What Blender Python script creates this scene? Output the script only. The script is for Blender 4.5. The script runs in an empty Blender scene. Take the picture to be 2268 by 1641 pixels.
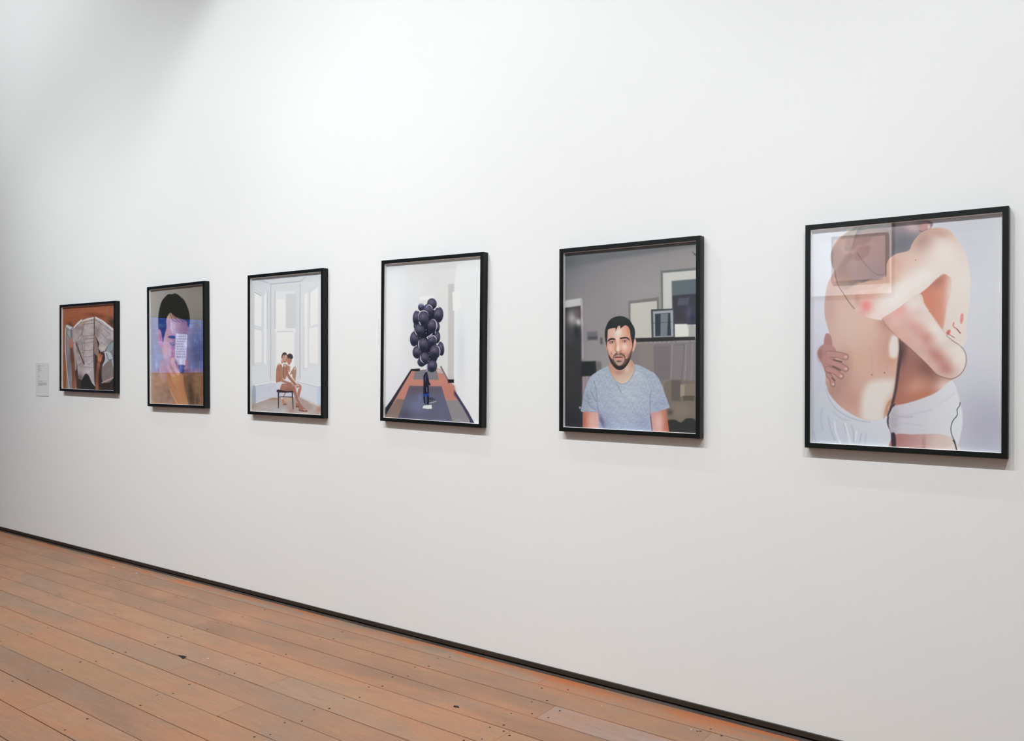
"""Gallery wall with six framed photographs above an old board floor."""
import bpy, bmesh, math, random
import numpy as np
from mathutils import Vector, Matrix

scn = bpy.context.scene
COL = scn.collection

# ---------------------------------------------------------------- camera
CAM = np.array([0.0, -3.13912909, 1.382])
FW = np.array([-0.59139567, 0.8063652, -0.0051311])
RT = np.array([8.06374220e-01, 5.91405424e-01, 4.92283988e-04])
UP = np.array([-0.00343152, 0.00384645, 0.99998671])
FPX = 1858.811
cam_data = bpy.data.cameras.new('camera')
cam_data.sensor_width = 36.0
cam_data.sensor_fit = 'HORIZONTAL'
cam_data.lens = FPX * 36.0 / 2268.0
cam_data.clip_start = 0.05
camera = bpy.data.objects.new('camera', cam_data)
COL.objects.link(camera)
camera.matrix_world = Matrix(((RT[0], UP[0], -FW[0], CAM[0]), (RT[1], UP[1], -FW[1], CAM[1]), (RT[2], UP[2], -FW[2], CAM[2]), (0, 0, 0, 1)))
scn.camera = camera

# ---------------------------------------------------------------- world, exposure
world = bpy.data.worlds.new('world'); scn.world = world
world.use_nodes = True
world.node_tree.nodes['Background'].inputs[0].default_value = (0.9, 0.95, 1.0, 1)
world.node_tree.nodes['Background'].inputs[1].default_value = 0.05
scn.view_settings.view_transform = 'Standard'
scn.view_settings.look = 'None'
scn.view_settings.exposure = 0.0
scn.view_settings.gamma = 1.0
scn.view_settings.use_curve_mapping = False
scn.cycles.use_denoising = True
scn.cycles.max_bounces = 8
scn.cycles.transparent_max_bounces = 8
scn.cycles.sample_clamp_indirect = 6.0

# ---------------------------------------------------------------- track lights, plus added spots and fill
FRONT_ROW = ((-7.6, 145, 0.7, 64), (-6.2, 215, 0.2, 62), (-5.0, 290, 0.9, 76), (-3.9, 245, 1.0, 78), (-2.8, 190, 1.1, 78), (-1.7, 255, 1.2, 78), (-0.6, 170, 1.2, 78), (0.8, 345, 0.9, 78))
WASH_ROW = ((-3.4, 95), (-1.6, 24), (1.6, 60))
FAR_WASH = 400
AREA_W = 95
GAIN = (1.02, 1.08, 1.13, 1.14, 1.1, 1.12)
SCREEN = 2.4
OPPOSITE = 2300
WARM = (0.96, 0.987, 0.99)
def spot(x, y, z, tx, ty, tz, watt, size, blend, radius=0.03, colour=WARM):
    d = bpy.data.lights.new('spotlight', 'SPOT')
    d.energy = watt; d.spot_size = math.radians(size); d.spot_blend = blend
    d.shadow_soft_size = radius; d.color = colour
    o = bpy.data.objects.new('spotlight', d); COL.objects.link(o)
    o.location = (x, y, z)
    o.rotation_euler = (Vector((tx, ty, tz)) - Vector((x, y, z))).to_track_quat('-Z', 'Y').to_euler()
    return o
LZ = 4.9
for x, w, tz, cone in FRONT_ROW:
    spot(x, -3.55, LZ, x, 0, tz, w, cone, 1.0)
for x, w in WASH_ROW:
    spot(x, -1.07, LZ, x, -0.3, 2.0, w, 98, 0.34)
spot(-7.4, -3.55, LZ, -6.9, 0, 4.4, FAR_WASH, 76, 1.0)  # extra spot added to lift the wall's far upper left
for x, w in ((-3.4, OPPOSITE),):
    spot(x, -4.4, LZ, x + 0.6, -7, 2.8, w, 44, 1.0)  # added spot, overlights the opposite panel for its mirrored veil
def area(x, y, z, sx, sy, watt, colour=(1, 1, 1)):
    d = bpy.data.lights.new('ambient_fill', 'AREA'); d.shape = 'RECTANGLE'
    d.size = sx; d.size_y = sy; d.energy = watt; d.color = colour
    o = bpy.data.objects.new('ambient_fill', d); COL.objects.link(o); o.location = (x, y, z)
    return o
area(-3.5, -4.6, 5.1, 9, 2.5, AREA_W, (0.88, 1.0, 1.0))  # added soft overhead fill for cool ambient light, no real fixture

# ---------------------------------------------------------------- helpers
def material(name):
    m = bpy.data.materials.new(name); m.use_nodes = True
    nt = m.node_tree; return m, nt, nt.nodes['Principled BSDF']
def simple(name, col, rough=0.5, spec=0.5):
    m, nt, b = material(name)
    b.inputs['Base Color'].default_value = (*col, 1); b.inputs['Roughness'].default_value = rough
    b.inputs['Specular IOR Level'].default_value = spec
    return m
def noise(nt, vec, scale, detail=3, rough=0.5):
    n = nt.nodes.new('ShaderNodeTexNoise'); n.inputs['Scale'].default_value = scale
    n.inputs['Detail'].default_value = detail; n.inputs['Roughness'].default_value = rough
    nt.links.new(vec, n.inputs['Vector']); return n
def mapping(nt, scale, loc=(0, 0, 0)):
    tc = nt.nodes.new('ShaderNodeTexCoord'); mp = nt.nodes.new('ShaderNodeMapping')
    mp.inputs['Scale'].default_value = scale; mp.inputs['Location'].default_value = loc
    nt.links.new(tc.outputs['Object'], mp.inputs['Vector']); return mp.outputs[0]
def ramp(nt, fac, stops):
    r = nt.nodes.new('ShaderNodeValToRGB'); e = r.color_ramp.elements
    for i, (p, c) in enumerate(stops):
        el = e[i] if i < 2 else e.new(p)
        el.position = p; el.color = (*c, 1)
    nt.links.new(fac, r.inputs[0]); return r.outputs[0]
def mixc(nt, fac, a, b, mode='MIX'):
    n = nt.nodes.new('ShaderNodeMix'); n.data_type = 'RGBA'; n.blend_type = mode
    for sock, v in ((n.inputs[0], fac), (n.inputs[6], a), (n.inputs[7], b)):
        if hasattr(v, 'links'): nt.links.new(v, sock)
        elif isinstance(v, (int, float)): sock.default_value = v
        else: sock.default_value = (*v, 1)
    return n.outputs[2]

def mesh_obj(name, verts, faces, mat, parent=None, loc=None, mids=None, smooth=False):
    me = bpy.data.meshes.new(name); me.from_pydata([tuple(v) for v in verts], [], faces); me.update()
    for m in (mat if isinstance(mat, (list, tuple)) else [mat]): me.materials.append(m)
    if mids is not None: me.polygons.foreach_set('material_index', mids)
    o = bpy.data.objects.new(name, me); COL.objects.link(o)
    if parent: o.parent = parent
    if loc: o.location = loc
    return o
def box(V, F, x0, x1, y0, y1, z0, z1):
    n = len(V)
    V += [(x0, y0, z0), (x1, y0, z0), (x1, y1, z0), (x0, y1, z0), (x0, y0, z1), (x1, y0, z1), (x1, y1, z1), (x0, y1, z1)]
    F += [(n, n + 3, n + 2, n + 1), (n + 4, n + 5, n + 6, n + 7), (n, n + 1, n + 5, n + 4), (n + 1, n + 2, n + 6, n + 5), (n + 2, n + 3, n + 7, n + 6), (n + 3, n, n + 4, n + 7)]
def structure(o, label=None):
    o['kind'] = 'structure'
    if label: o['label'] = label
    return o

# ---------------------------------------------------------------- the room
RX0, RX1, RY, RZ = -12.0, 4.0, -7.0, 5.3
def paint(name, col, rough=0.75, bump=0.012):
    m, nt, b = material(name)
    v = mapping(nt, (1, 1, 1))
    n1 = noise(nt, v, 1.3, 3); n2 = noise(nt, v, 420, 2)
    c = mixc(nt, n1.outputs[0], tuple(x * 0.985 for x in col), tuple(min(1, x * 1.01) for x in col))
    nt.links.new(c, b.inputs['Base Color']); b.inputs['Roughness'].default_value = rough
    b.inputs['Specular IOR Level'].default_value = 0.25
    bp = nt.nodes.new('ShaderNodeBump'); bp.inputs['Strength'].default_value = bump * 10; bp.inputs['Distance'].default_value = 0.0006
    nt.links.new(n2.outputs[0], bp.inputs['Height']); nt.links.new(bp.outputs[0], b.inputs['Normal'])
    return m
M_WALL = paint('white_wall_paint', (0.80, 0.81, 0.815))
M_WALL_GREY = paint('grey_wall_paint', (0.30, 0.31, 0.33))
M_CEIL = paint('ceiling_paint', (0.62, 0.62, 0.62))

V, F = [], []; box(V, F, RX0 - .2, RX1 + .2, 0.0, 0.16, 0.033, RZ)
structure(mesh_obj('wall_back', V, F, M_WALL), 'long white gallery wall behind the six framed photographs')
V, F = [], []; box(V, F, RX0 - .2, RX1 + .2, RY - .16, RY, 0, RZ)
structure(mesh_obj('wall_front', V, F, M_WALL_GREY))
V, F = [], []; box(V, F, -3.9, -2.12, RY, RY + 0.05, 2.2, RZ)
structure(mesh_obj('wall_panel', V, F, M_WALL))
V, F = [], []; box(V, F, RX0 - .2, RX0, RY, 0.0, 0, RZ)
structure(mesh_obj('wall_left', V, F, M_WALL_GREY))
V, F = [], []; box(V, F, RX1, RX1 + .2, RY, 0.0, 0, RZ)
structure(mesh_obj('wall_right', V, F, M_WALL))
V, F = [], []; box(V, F, RX0 - .2, RX1 + .2, RY - .16, 0.16, RZ, RZ + .1)
structure(mesh_obj('ceiling', V, F, M_CEIL))

# ---- baseboard: brown strip, black shadow gap, worn shoe strip
def wood_dark(name, c0, c1, rough):
    m, nt, b = material(name)
    n = noise(nt, mapping(nt, (3, 40, 40)), 2.0, 5, 0.6); n2 = noise(nt, mapping(nt, (1, 1, 1)), 3.5, 3)
    c = ramp(nt, n.outputs[0], ((0.3, c0), (0.75, c1)))
    c = mixc(nt, n2.outputs[0], c, c0)
    nt.links.new(c, b.inputs['Base Color']); b.inputs['Roughness'].default_value = rough
    return m
M_BASE = wood_dark('dark_brown_strip', (0.016, 0.011, 0.008), (0.05, 0.036, 0.027), 0.6)
M_SHOE = wood_dark('worn_shoe_strip', (0.03, 0.024, 0.022), (0.15, 0.115, 0.10), 0.65)
M_BLACK = simple('gap_black', (0.004, 0.004, 0.004), 0.9, 0.1)
def strip(name, prof, mat, parent=None):
    V, F = [], []; N = len(prof)
    for x in (RX0, RX1):
        V += [(x, y, z) for y, z in prof]
    for i in range(N):
        j = (i + 1) % N; F.append((i, N + i, N + j, j))
    F += [tuple(range(N - 1, -1, -1)), tuple(range(N, 2 * N))]
    return mesh_obj(name, V, F, mat, parent)
bb = structure(strip('baseboard_back', [(0.15, 0.012), (0.15, 0.033), (-0.0045, 0.033), (-0.006, 0.0315), (-0.006, 0.0135), (-0.005, 0.012)], M_BASE), 'thin dark brown baseboard strip along the foot of the wall')
strip('shadow_gap', [(0.14, 0.0), (0.14, 0.0118), (0.004, 0.0118), (0.004, 0.0)], M_BLACK, bb)
strip('shoe_strip', [(0.0, 0.0005), (0.0, 0.0055), (-0.0120, 0.0055), (-0.0155, 0.004), (-0.0165, 0.0005)], M_SHOE, bb)

# ---------------------------------------------------------------- floor of old boards
rnd = random.Random(11)
def floor_material():
    m, nt, b = material('old_fir_boards')
    at = nt.nodes.new('ShaderNodeAttribute'); at.attribute_name = 'board'
    base = at.outputs['Color']
    vs = mapping(nt, (0.55, 1.9, 1)); vg = mapping(nt, (1.6, 38, 1)); vb = mapping(nt, (1, 1, 1), (3.1, 1.7, 0)); vc = mapping(nt, (1.1, 3.4, 1), (7.3, 2.2, 0))
    big = noise(nt, vs, 2.2, 3, 0.55); grain = noise(nt, vg, 4.0, 6, 0.65); blotch = noise(nt, vc, 2.6, 4, 0.6); fine = noise(nt, vb, 60, 3)
    c = mixc(nt, ramp(nt, big.outputs[0], ((0.42, (0, 0, 0)), (0.66, (1, 1, 1)))), base, (0.44, 0.205, 0.108))
    c = mixc(nt, ramp(nt, blotch.outputs[0], ((0.50, (0, 0, 0)), (0.72, (0.6, 0.6, 0.6)))), c, (0.315, 0.222, 0.168))
    c = mixc(nt, 0.55, c, ramp(nt, grain.outputs[0], ((0.25, (0.60, 0.56, 0.54)), (0.62, (1.0, 1.0, 1.0)))), 'MULTIPLY')
    c = mixc(nt, 0.22, c, ramp(nt, fine.outputs[0], ((0.3, (0.7, 0.68, 0.66)), (0.6, (1, 1, 1)))), 'MULTIPLY')
    # old varnish and grime left along the foot of the wall
    sep = nt.nodes.new('ShaderNodeSeparateXYZ'); nt.links.new(mapping(nt, (1, 1, 1)), sep.inputs[0])
    mr = nt.nodes.new('ShaderNodeMapRange'); mr.interpolation_type = 'SMOOTHSTEP'
    mr.inputs['From Min'].default_value = -0.17; mr.inputs['From Max'].default_value = -0.04; nt.links.new(sep.outputs['Y'], mr.inputs['Value'])
    edge = noise(nt, mapping(nt, (1.0, 9, 1), (2.6, 0, 0)), 2.1, 4, 0.55)
    def times(a, b_):
        k = nt.nodes.new('ShaderNodeMath'); k.operation = 'MULTIPLY'; nt.links.new(a, k.inputs[0]); nt.links.new(b_, k.inputs[1]); return k.outputs[0]
    c = mixc(nt, times(mr.outputs[0], ramp(nt, edge.outputs[0], ((0.44, (0, 0, 0)), (0.60, (0.9, 0.9, 0.9))))), c, (0.47, 0.150, 0.055))
    c = mixc(nt, times(mr.outputs[0], ramp(nt, edge.outputs[0], ((0.30, (0.8, 0.8, 0.8)), (0.46, (0, 0, 0))))), c, (0.20, 0.15, 0.125))
    nt.links.new(c, b.inputs['Base Color'])
    r = ramp(nt, blotch.outputs[0], ((0.3, (0.36,) * 3), (0.7, (0.56,) * 3)))
    nt.links.new(r, b.inputs['Roughness']); b.inputs['Specular IOR Level'].default_value = 0.5
    bp = nt.nodes.new('ShaderNodeBump'); bp.inputs['Strength'].default_value = 0.25; bp.inputs['Distance'].default_value = 0.001
    nt.links.new(grain.outputs[0], bp.inputs['Height']); nt.links.new(bp.outputs[0], b.inputs['Normal'])
    return m
M_FLOOR = floor_material()
M_NAIL = simple('nail_holes', (0.02, 0.016, 0.014), 0.7, 0.2)
M_CHIP = simple('paint_chips', (0.75, 0.75, 0.74), 0.6)
SL = -0.0101                                   # the boards run slightly off the wall's line
def seam(k): return -0.1564 - 0.1478 * k
TONES = [(0.40, 0.225, 0.145), (0.36, 0.205, 0.135), (0.43, 0.26, 0.175), (0.38, 0.235, 0.16), (0.34, 0.185, 0.115), (0.42, 0.235, 0.14)]
joints = {0: [-5.1, -2.07, 1.3], 1: [-6.4, -1.26, 2.2], 2: [-5.6, -1.87, 2.6], 3: [-7.2, -4.0, 0.9], 4: [-4.9, -1.88, 1.9], 5: [-6.1, -3.0, 0.4]}
V, F, mids, cols = [], [], [], []
for k in range(0, 47):
    b1 = seam(k - 1) if k > 0 else 0.0; b0 = seam(k)
    if k == 0: b1 = 0.16
    xs = joints.get(k)
    if xs is None:
        xs = []; x = RX0 + rnd.uniform(0.5, 3.5)
        while x < RX1: xs.append(x); x += rnd.uniform(2.4, 4.6)
    xs = [RX0] + [x for x in xs if RX0 < x < RX1] + [RX1]
    for a, bx in zip(xs[:-1], xs[1:]):
        tone = rnd.choice(TONES); f = rnd.uniform(0.84, 0.99); tone = (tone[0] * f, tone[1] * f * 0.97, tone[2] * f * 0.90)
        if k == 2 and abs(a + 1.87) < 0.01: tone = (0.36, 0.245, 0.205)
        if k == 0 and abs(bx + 2.07) < 0.01: tone = (0.33, 0.235, 0.17)
        n = max(1, int((bx - a) / 0.7)); ga = 0.0005
        gs = [rnd.uniform(0.0012, 0.0040) for _ in range(n + 1)]; ge = [rnd.uniform(0.0008, 0.0020) for _ in range(n + 1)]
        v0 = len(V)
        for i in range(n + 1):
            x = a + ga + (bx - a - 2 * ga) * i / n
            ya, yb = b0 + SL * x + gs[i], b1 + SL * x - ge[i]
            V += [(x, ya, 0), (x, yb, 0), (x, ya, -0.012), (x, yb, -0.012)]
        for i in range(n):
            p, q = v0 + 4 * i, v0 + 4 * i + 4
            for f4 in ((p, q, q + 1, p + 1), (p + 2, q + 2, q, p), (p + 1, q + 1, q + 3, p + 3)):
                F.append(f4); mids.append(0); cols.append(tone)
        for p, fl in ((v0, False), (v0 + 4 * n, True)):
            F.append((p + 2, p, p + 1, p + 3) if not fl else (p, p + 2, p + 3, p + 1)); mids.append(0); cols.append(tone)
n = len(V); V += [(RX0, RY, -0.012), (RX1, RY, -0.012), (RX1, 0.16, -0.012), (RX0, 0.16, -0.012)]
F.append((n, n + 1, n + 2, n + 3)); mids.append(1); cols.append((0.01, 0.01, 0.01))
def disc(x, y, rx, ry, mid, z=0.0003, sides=8, jag=0.0):
    n = len(V)
    for i in range(sides):
        t = 6.2832 * i / sides; j = 1 + rnd.uniform(-jag, jag)
        V.append((x + rx * j * math.cos(t), y + ry * j * math.sin(t), z))
    F.append(tuple(range(n, n + sides))); mids.append(mid); cols.append((0.02, 0.02, 0.02))
for j in range(-15, 9):
    xj = -1.95 - 0.655 * (-j)
    if not RX0 + .1 < xj < RX1 - .1: continue
    for k in range(0, 22):
        for s in (-1, 1):
            if rnd.random() < 0.14: continue
            x = xj + s * 0.02 + rnd.uniform(-.008, .008); r = rnd.uniform(0.0034, 0.0052)
            disc(x, seam(k) + SL * x + s * 0.023 + rnd.uniform(-.003, .003), r * 1.15, r, 1)
for x, y in ((-1.831, -0.317), (-1.832, -0.399), (-1.906, -0.405), (-2.023, -0.164), (-1.90, -0.60), (-1.86, -0.617), (-1.22, -0.15), (-1.30, -0.16)):
    disc(x, y, 0.005, 0.0045, 1)
disc(-2.192, -0.531, 0.016, 0.009, 1, jag=0.25, sides=12)
n = len(V); V += [(-3.66, -0.853, 0.0004), (-3.585, -0.872, 0.0004), (-3.60, -0.840, 0.0004), (-3.63, -0.842, 0.0004)]
F.append((n, n + 1, n + 2, n + 3)); mids.append(1); cols.append((0, 0, 0))
for x, y, r in ((-5.612, -0.113, 0.008), (-5.332, -0.109, 0.008), (-4.95, -0.03, 0.006), (-4.98, -0.028, 0.005), (-4.86, -0.03, 0.005), (-3.50, -0.795, 0.004), (-1.72, -0.175, 0.003), (-1.335, -0.165, 0.003)):
    disc(x, y, r, r * 0.7, 2, jag=0.4)
floor = structure(mesh_obj('floor', V, F, [M_FLOOR, M_NAIL, M_CHIP], mids=mids), 'worn reddish brown board floor running along the wall')
attr = floor.data.color_attributes.new('board', 'FLOAT_COLOR', 'CORNER')
flat = []
for f, c in zip(F, cols): flat += list((*c, 1.0)) * len(f)
attr.data.foreach_set('color', flat)

# ---------------------------------------------------------------- painting kit
# Each print is a sheet whose colours are worked out here, vertex by vertex.
def s2l(c):
    c = np.asarray(c, float) / 255.0
    return np.where(c <= 0.04045, c / 12.92, ((c + 0.055) / 1.055) ** 2.4)

def curve_pts(P, closed=True, n=5):
    P = np.asarray(P, float)
    if len(P) < 3: return P
    if closed:
        A = np.roll(P, 1, 0); B = P; Cc = np.roll(P, -1, 0); D = np.roll(P, -2, 0)
    else:
        Q = np.vstack([P[:1], P, P[-1:]])
        A, B, Cc, D = Q[:-3], Q[1:-2], Q[2:-1], Q[3:]
    out = []
    for t in np.arange(n) / n:
        out.append(0.5 * ((2 * B) + (-A + Cc) * t + (2 * A - 5 * B + 4 * Cc - D) * t * t + (-A + 3 * B - 3 * Cc + D) * t ** 3))
    out = np.stack(out, 1).reshape(-1, 2)
    return out if closed else np.vstack([out, P[-1:]])

class Sheet:
    def __init__(self, X, Y, base):
        self.X0, self.Y0 = X, Y
        self.C = np.empty((len(X), 3)); self.C[:] = base
        self.clip = None
        self.frame(0, 0, 1)
    def frame(self, ox, oy, s):          # image crop: pixel origin and scale
        self.X = (self.X0 - ox) * s; self.Y = (self.Y0 - oy) * s; self.s = s
    def _mix(self, idx, a, col):
        if self.clip is not None: a = a * self.clip[idx]
        col = np.asarray(col, float)
        self.C[idx] += (col - self.C[idx]) * a[:, None]
    def _box(self, x0, y0, x1, y1):
        return np.nonzero((self.X > x0) & (self.X < x1) & (self.Y > y0) & (self.Y < y1))[0]
    def cover(self, P, soft):
        P = np.asarray(P, float)
        m = soft * 1.2 + 1
        idx = self._box(P[:, 0].min() - m, P[:, 1].min() - m, P[:, 0].max() + m, P[:, 1].max() + m)
        x, y = self.X[idx], self.Y[idx]
        d2 = np.full(len(idx), 1e18); ins = np.zeros(len(idx), bool)
        for (ax, ay), (bx, by) in zip(P, np.roll(P, -1, 0)):
            ex, ey = bx - ax, by - ay; L = ex * ex + ey * ey
            if L < 1e-9: continue
            t = np.clip(((x - ax) * ex + (y - ay) * ey) / L, 0, 1)
            d2 = np.minimum(d2, (x - ax - t * ex) ** 2 + (y - ay - t * ey) ** 2)
            if ay != by:
                c = (y < max(ay, by)) & (y >= min(ay, by)) & (x < ax + (y - ay) * ex / (ey if ey else 1e-9))
                ins ^= c
        d = np.sqrt(d2) * np.where(ins, 1, -1)
        a = np.clip(0.5 + d / (2 * soft), 0, 1); a = a * a * (3 - 2 * a)
        return idx, a
    def poly(self, P, col, soft=4, a=1.0, curve=True, n=5):
        if curve: P = curve_pts(P, True, n)
        idx, al = self.cover(P, soft); self._mix(idx, al * a, col)
        return self
    def mask(self, P, soft=4, curve=True):
        if curve: P = curve_pts(P)
        idx, al = self.cover(P, soft); m = np.zeros(len(self.X)); m[idx] = al
        return m
    def blob(self, cx, cy, rx, ry, rot, col, a=1.0, pw=1.0):   # airbrush spot
        R = max(rx, ry) * 2.2
        idx = self._box(cx - R, cy - R, cx + R, cy + R)
        x, y = self.X[idx] - cx, self.Y[idx] - cy
        c, s = math.cos(math.radians(rot)), math.sin(math.radians(rot))
        u, v = (x * c + y * s) / rx, (-x * s + y * c) / ry
        self._mix(idx, a * np.exp(-((u * u + v * v) ** pw) * 1.1), col)
        return self
    def ell(self, cx, cy, rx, ry, rot, col, soft=3, a=1.0):
        t = np.linspace(0, 2 * np.pi, 20, endpoint=False); r = math.radians(rot)
        px, py = rx * np.cos(t), ry * np.sin(t)
        return self.poly(np.stack([cx + px * math.cos(r) - py * math.sin(r), cy + px * math.sin(r) + py * math.cos(r)], 1), col, soft, a, False)
    def line(self, P, w, col, soft=2, a=1.0, curve=True, taper=False):
        P = curve_pts(P, False, 6) if curve else np.asarray(P, float)
        m = w + soft + 1
        idx = self._box(P[:, 0].min() - m, P[:, 1].min() - m, P[:, 0].max() + m, P[:, 1].max() + m)
        x, y = self.X[idx], self.Y[idx]; best = np.full(len(idx), 1e9)
        N = len(P) - 1
        for k in range(N):
            (ax, ay), (bx, by) = P[k], P[k + 1]
            ex, ey = bx - ax, by - ay; L = max(ex * ex + ey * ey, 1e-9)
            t = np.clip(((x - ax) * ex + (y - ay) * ey) / L, 0, 1)
            d = np.sqrt((x - ax - t * ex) ** 2 + (y - ay - t * ey) ** 2)
            if taper: d = d + w / 2 * abs(((k + .5) / N) * 2 - 1) ** 2
            best = np.minimum(best, d)
        al = np.clip(0.5 + (w / 2 - best) / soft, 0, 1)
        self._mix(idx, al * a, col)
        return self
    def grad(self, x0, y0, x1, y1, c0, c1, a=1.0):
        dx, dy = x1 - x0, y1 - y0
        t = np.clip(((self.X - x0) * dx + (self.Y - y0) * dy) / (dx * dx + dy * dy), 0, 1)[:, None]
        col = np.asarray(c0, float) * (1 - t) + np.asarray(c1, float) * t
        al = np.full(len(self.X), a)
        if self.clip is not None: al = al * self.clip
        self.C += (col - self.C) * al[:, None]
        return self
    def mottle(self, amp, fx, fy, seed=1, tint=(1, 1, 1)):
        r = np.random.RandomState(seed); v = np.zeros(len(self.X))
        for k in range(9):
            a, b, p = r.normal(0, fx), r.normal(0, fy), r.uniform(0, 6.28)
            v += np.sin(self.X * a + self.Y * b + p)
        v *= amp / 3
        if self.clip is not None: v = v * self.clip
        self.C += v[:, None] * np.asarray(tint)
        return self
    def grain(self, amp, seed=3):
        r = np.random.RandomState(seed); v = r.normal(0, amp, len(self.X))
        if self.clip is not None: v = v * self.clip
        self.C += v[:, None]
        return self

def art_charts(S):
    """large unfolded road charts spread over a table with two hands"""
    S.frame(60, 640, 6.3125)
    S.C[:] = (160, 88, 58)
    S.grad(0, 240, 0, 600, (168, 100, 72), (158, 90, 54))
    S.blob(1000, 330, 260, 80, 0, (186, 110, 80), .7); S.blob(560, 460, 60, 90, 0, (176, 98, 56), .8)
    S.blob(1000, 370, 120, 40, 10, (116, 62, 38), .7); S.blob(880, 360, 80, 30, 0, (104, 56, 36), .5)
    S.blob(1190, 470, 60, 70, 0, (60, 50, 50), .9); S.blob(600, 500, 40, 40, 0, (84, 52, 34), .8)
    for y in (265, 300, 345, 400): S.line([(500, y), (850, y - 8), (1220, y - 16)], 5, (140, 76, 50), 7, .5)
    S.poly([(1060, 1100), (1250, 1200), (1250, 1500), (700, 1500), (730, 1300), (620, 1100), (640, 700), (1000, 700)], (52, 42, 36), 14)
    S.poly([(640, 700), (700, 1000), (760, 1300), (760, 1500), (640, 1500), (600, 1000)], (74, 54, 46), 14)
    S.poly([(960, 650), (1080, 860), (1090, 1100), (960, 1100)], (74, 52, 44), 12)
    # left sheet
    S.poly([(545, 500), (640, 545), (650, 700), (660, 1100), (690, 1450), (560, 1450), (548, 1100), (530, 860), (535, 640)], (150, 146, 152), 7)
    S.poly([(545, 500), (640, 540), (640, 565), (600, 565), (550, 530)], (216, 216, 220), 5, 1, False)
    S.line([(540, 540), (535, 800), (555, 1100), (590, 1400)], 12, (214, 206, 208), 7, .9)
    S.line([(552, 545), (550, 800), (568, 1100), (600, 1400)], 5, (90, 80, 84), 6, .8)
    S.blob(585, 640, 24, 60, 0, (172, 184, 192), .9); S.blob(590, 1050, 28, 140, 0, (126, 118, 122), .7); S.line([(640, 550), (618, 560), (618, 680)], 8, (90, 70, 62), 6, .9)
    S.line([(548, 620), (600, 700)], 8, (96, 84, 84), 7, .7)
    # centre fan
    fan = [(650, 530), (700, 470), (762, 420), (770, 440), (850, 405), (935, 392), (945, 470), (955, 385), (1060, 440), (1205, 555), (1210, 760), (1140, 800), (1080, 870), (1030, 880), (1000, 830), (1010, 760), (960, 660), (935, 650), (940, 1000), (945, 1330), (900, 1340), (830, 1200), (780, 1280), (720, 1250), (690, 1000), (640, 700)]
    S.clip = S.mask(fan, 6, False)
    S.grad(640, 400, 1200, 900, (178, 166, 166), (196, 188, 194))
    S.blob(780, 460, 80, 40, 0, (196, 182, 158), .8); S.blob(850, 560, 60, 60, 0, (196, 190, 190), .8); S.blob(720, 560, 60, 40, -40, (146, 128, 124), .7)
    S.blob(980, 600, 50, 90, 20, (134, 116, 112), .8); S.blob(740, 1000, 60, 200, 0, (170, 156, 152), .7); S.blob(860, 1050, 60, 80, 0, (198, 190, 196), .9); S.blob(740, 1230, 50, 50, 0, (96, 84, 80), .8)
    S.blob(1150, 740, 60, 60, 0, (160, 150, 156), .8); S.blob(1060, 820, 40, 60, 0, (206, 196, 192), .8); S.blob(700, 800, 40, 120, 0, (150, 134, 130), .7)
    S.mottle(8, .05, .05, 2)
    S.line([(650, 540), (762, 430)], 22, (222, 218, 220), 7, .95, False); S.line([(770, 442), (935, 400)], 22, (222, 218, 220), 7, .95, False); S.line([(950, 395), (1060, 450), (1205, 570)], 24, (226, 224, 226), 7, .95, False)
    for P in ([(665, 555), (770, 455)], [(770, 470), (935, 425)], [(950, 430), (1205, 600)], [(770, 495), (930, 480)], [(780, 660), (940, 640)], [(780, 575), (800, 480)], [(775, 640), (800, 780), (790, 900)], [(780, 760), (930, 740)], [(790, 860), (930, 850)], [(790, 950), (930, 935)], [(800, 1090), (930, 1100)], [(710, 700), (780, 600)], [(800, 700), (930, 690)], [(840, 1040), (880, 1050), (920, 1000)],
              [(700, 1080), (800, 1010)], [(1040, 620), (1120, 700), (1190, 720)], [(1080, 560), (1160, 640)], [(1030, 740), (1100, 790)], [(720, 900), (790, 890)]):
        S.line(P, 6, (128, 98, 82), 6, .75)
    S.line([(670, 720), (720, 850), (770, 980), (795, 1050)], 16, (70, 54, 46), 12, .85)
    S.line([(938, 400), (940, 650), (930, 900), (945, 1300)], 12, (80, 58, 50), 8, .9)
    S.line([(780, 500), (760, 700), (800, 1050)], 6, (104, 80, 72), 7, .6)
    S.clip = None
    S.poly([(935, 660), (965, 690), (1000, 840), (1000, 900), (975, 930), (940, 880)], (150, 128, 126), 8)
    S.poly([(650, 720), (700, 620), (680, 760), (690, 1000), (690, 1120), (665, 1100)], (196, 186, 188), 8, .8)
    S.poly([(900, 1310), (950, 1340), (950, 1365), (905, 1335)], (222, 216, 218), 5)
    # dark notch at the bottom and right sheets
    S.poly([(745, 1400), (760, 1290), (815, 1190), (860, 1210), (905, 1310), (960, 1380), (960, 1500), (740, 1500)], (36, 36, 34), 9)
    S.poly([(1080, 880), (1140, 780), (1210, 740), (1210, 1230), (1060, 1300), (1050, 1080), (1110, 980)], (136, 124, 124), 8)
    S.poly([(1085, 890), (1140, 880), (1190, 960), (1205, 1100), (1180, 990), (1120, 1020), (1050, 1080), (1090, 980)], (186, 198, 208), 7)
    S.line([(1070, 890), (1140, 880), (1185, 950), (1205, 1080)], 9, (222, 220, 222), 6, .9); S.line([(1110, 900), (1140, 990), (1190, 980)], 8, (60, 48, 46), 6, .8)
    S.poly([(1110, 850), (1160, 770), (1205, 750), (1205, 820), (1150, 880)], (154, 168, 178), 8, .9)
    S.line([(1050, 1310), (1210, 1235)], 20, (206, 172, 164), 8, .9, False); S.mottle(3, .08, .08, 9)
    # hands and forearms
    S.line([(612, 800), (640, 1000), (655, 1450)], 44, (134, 82, 64), 12)
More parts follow.
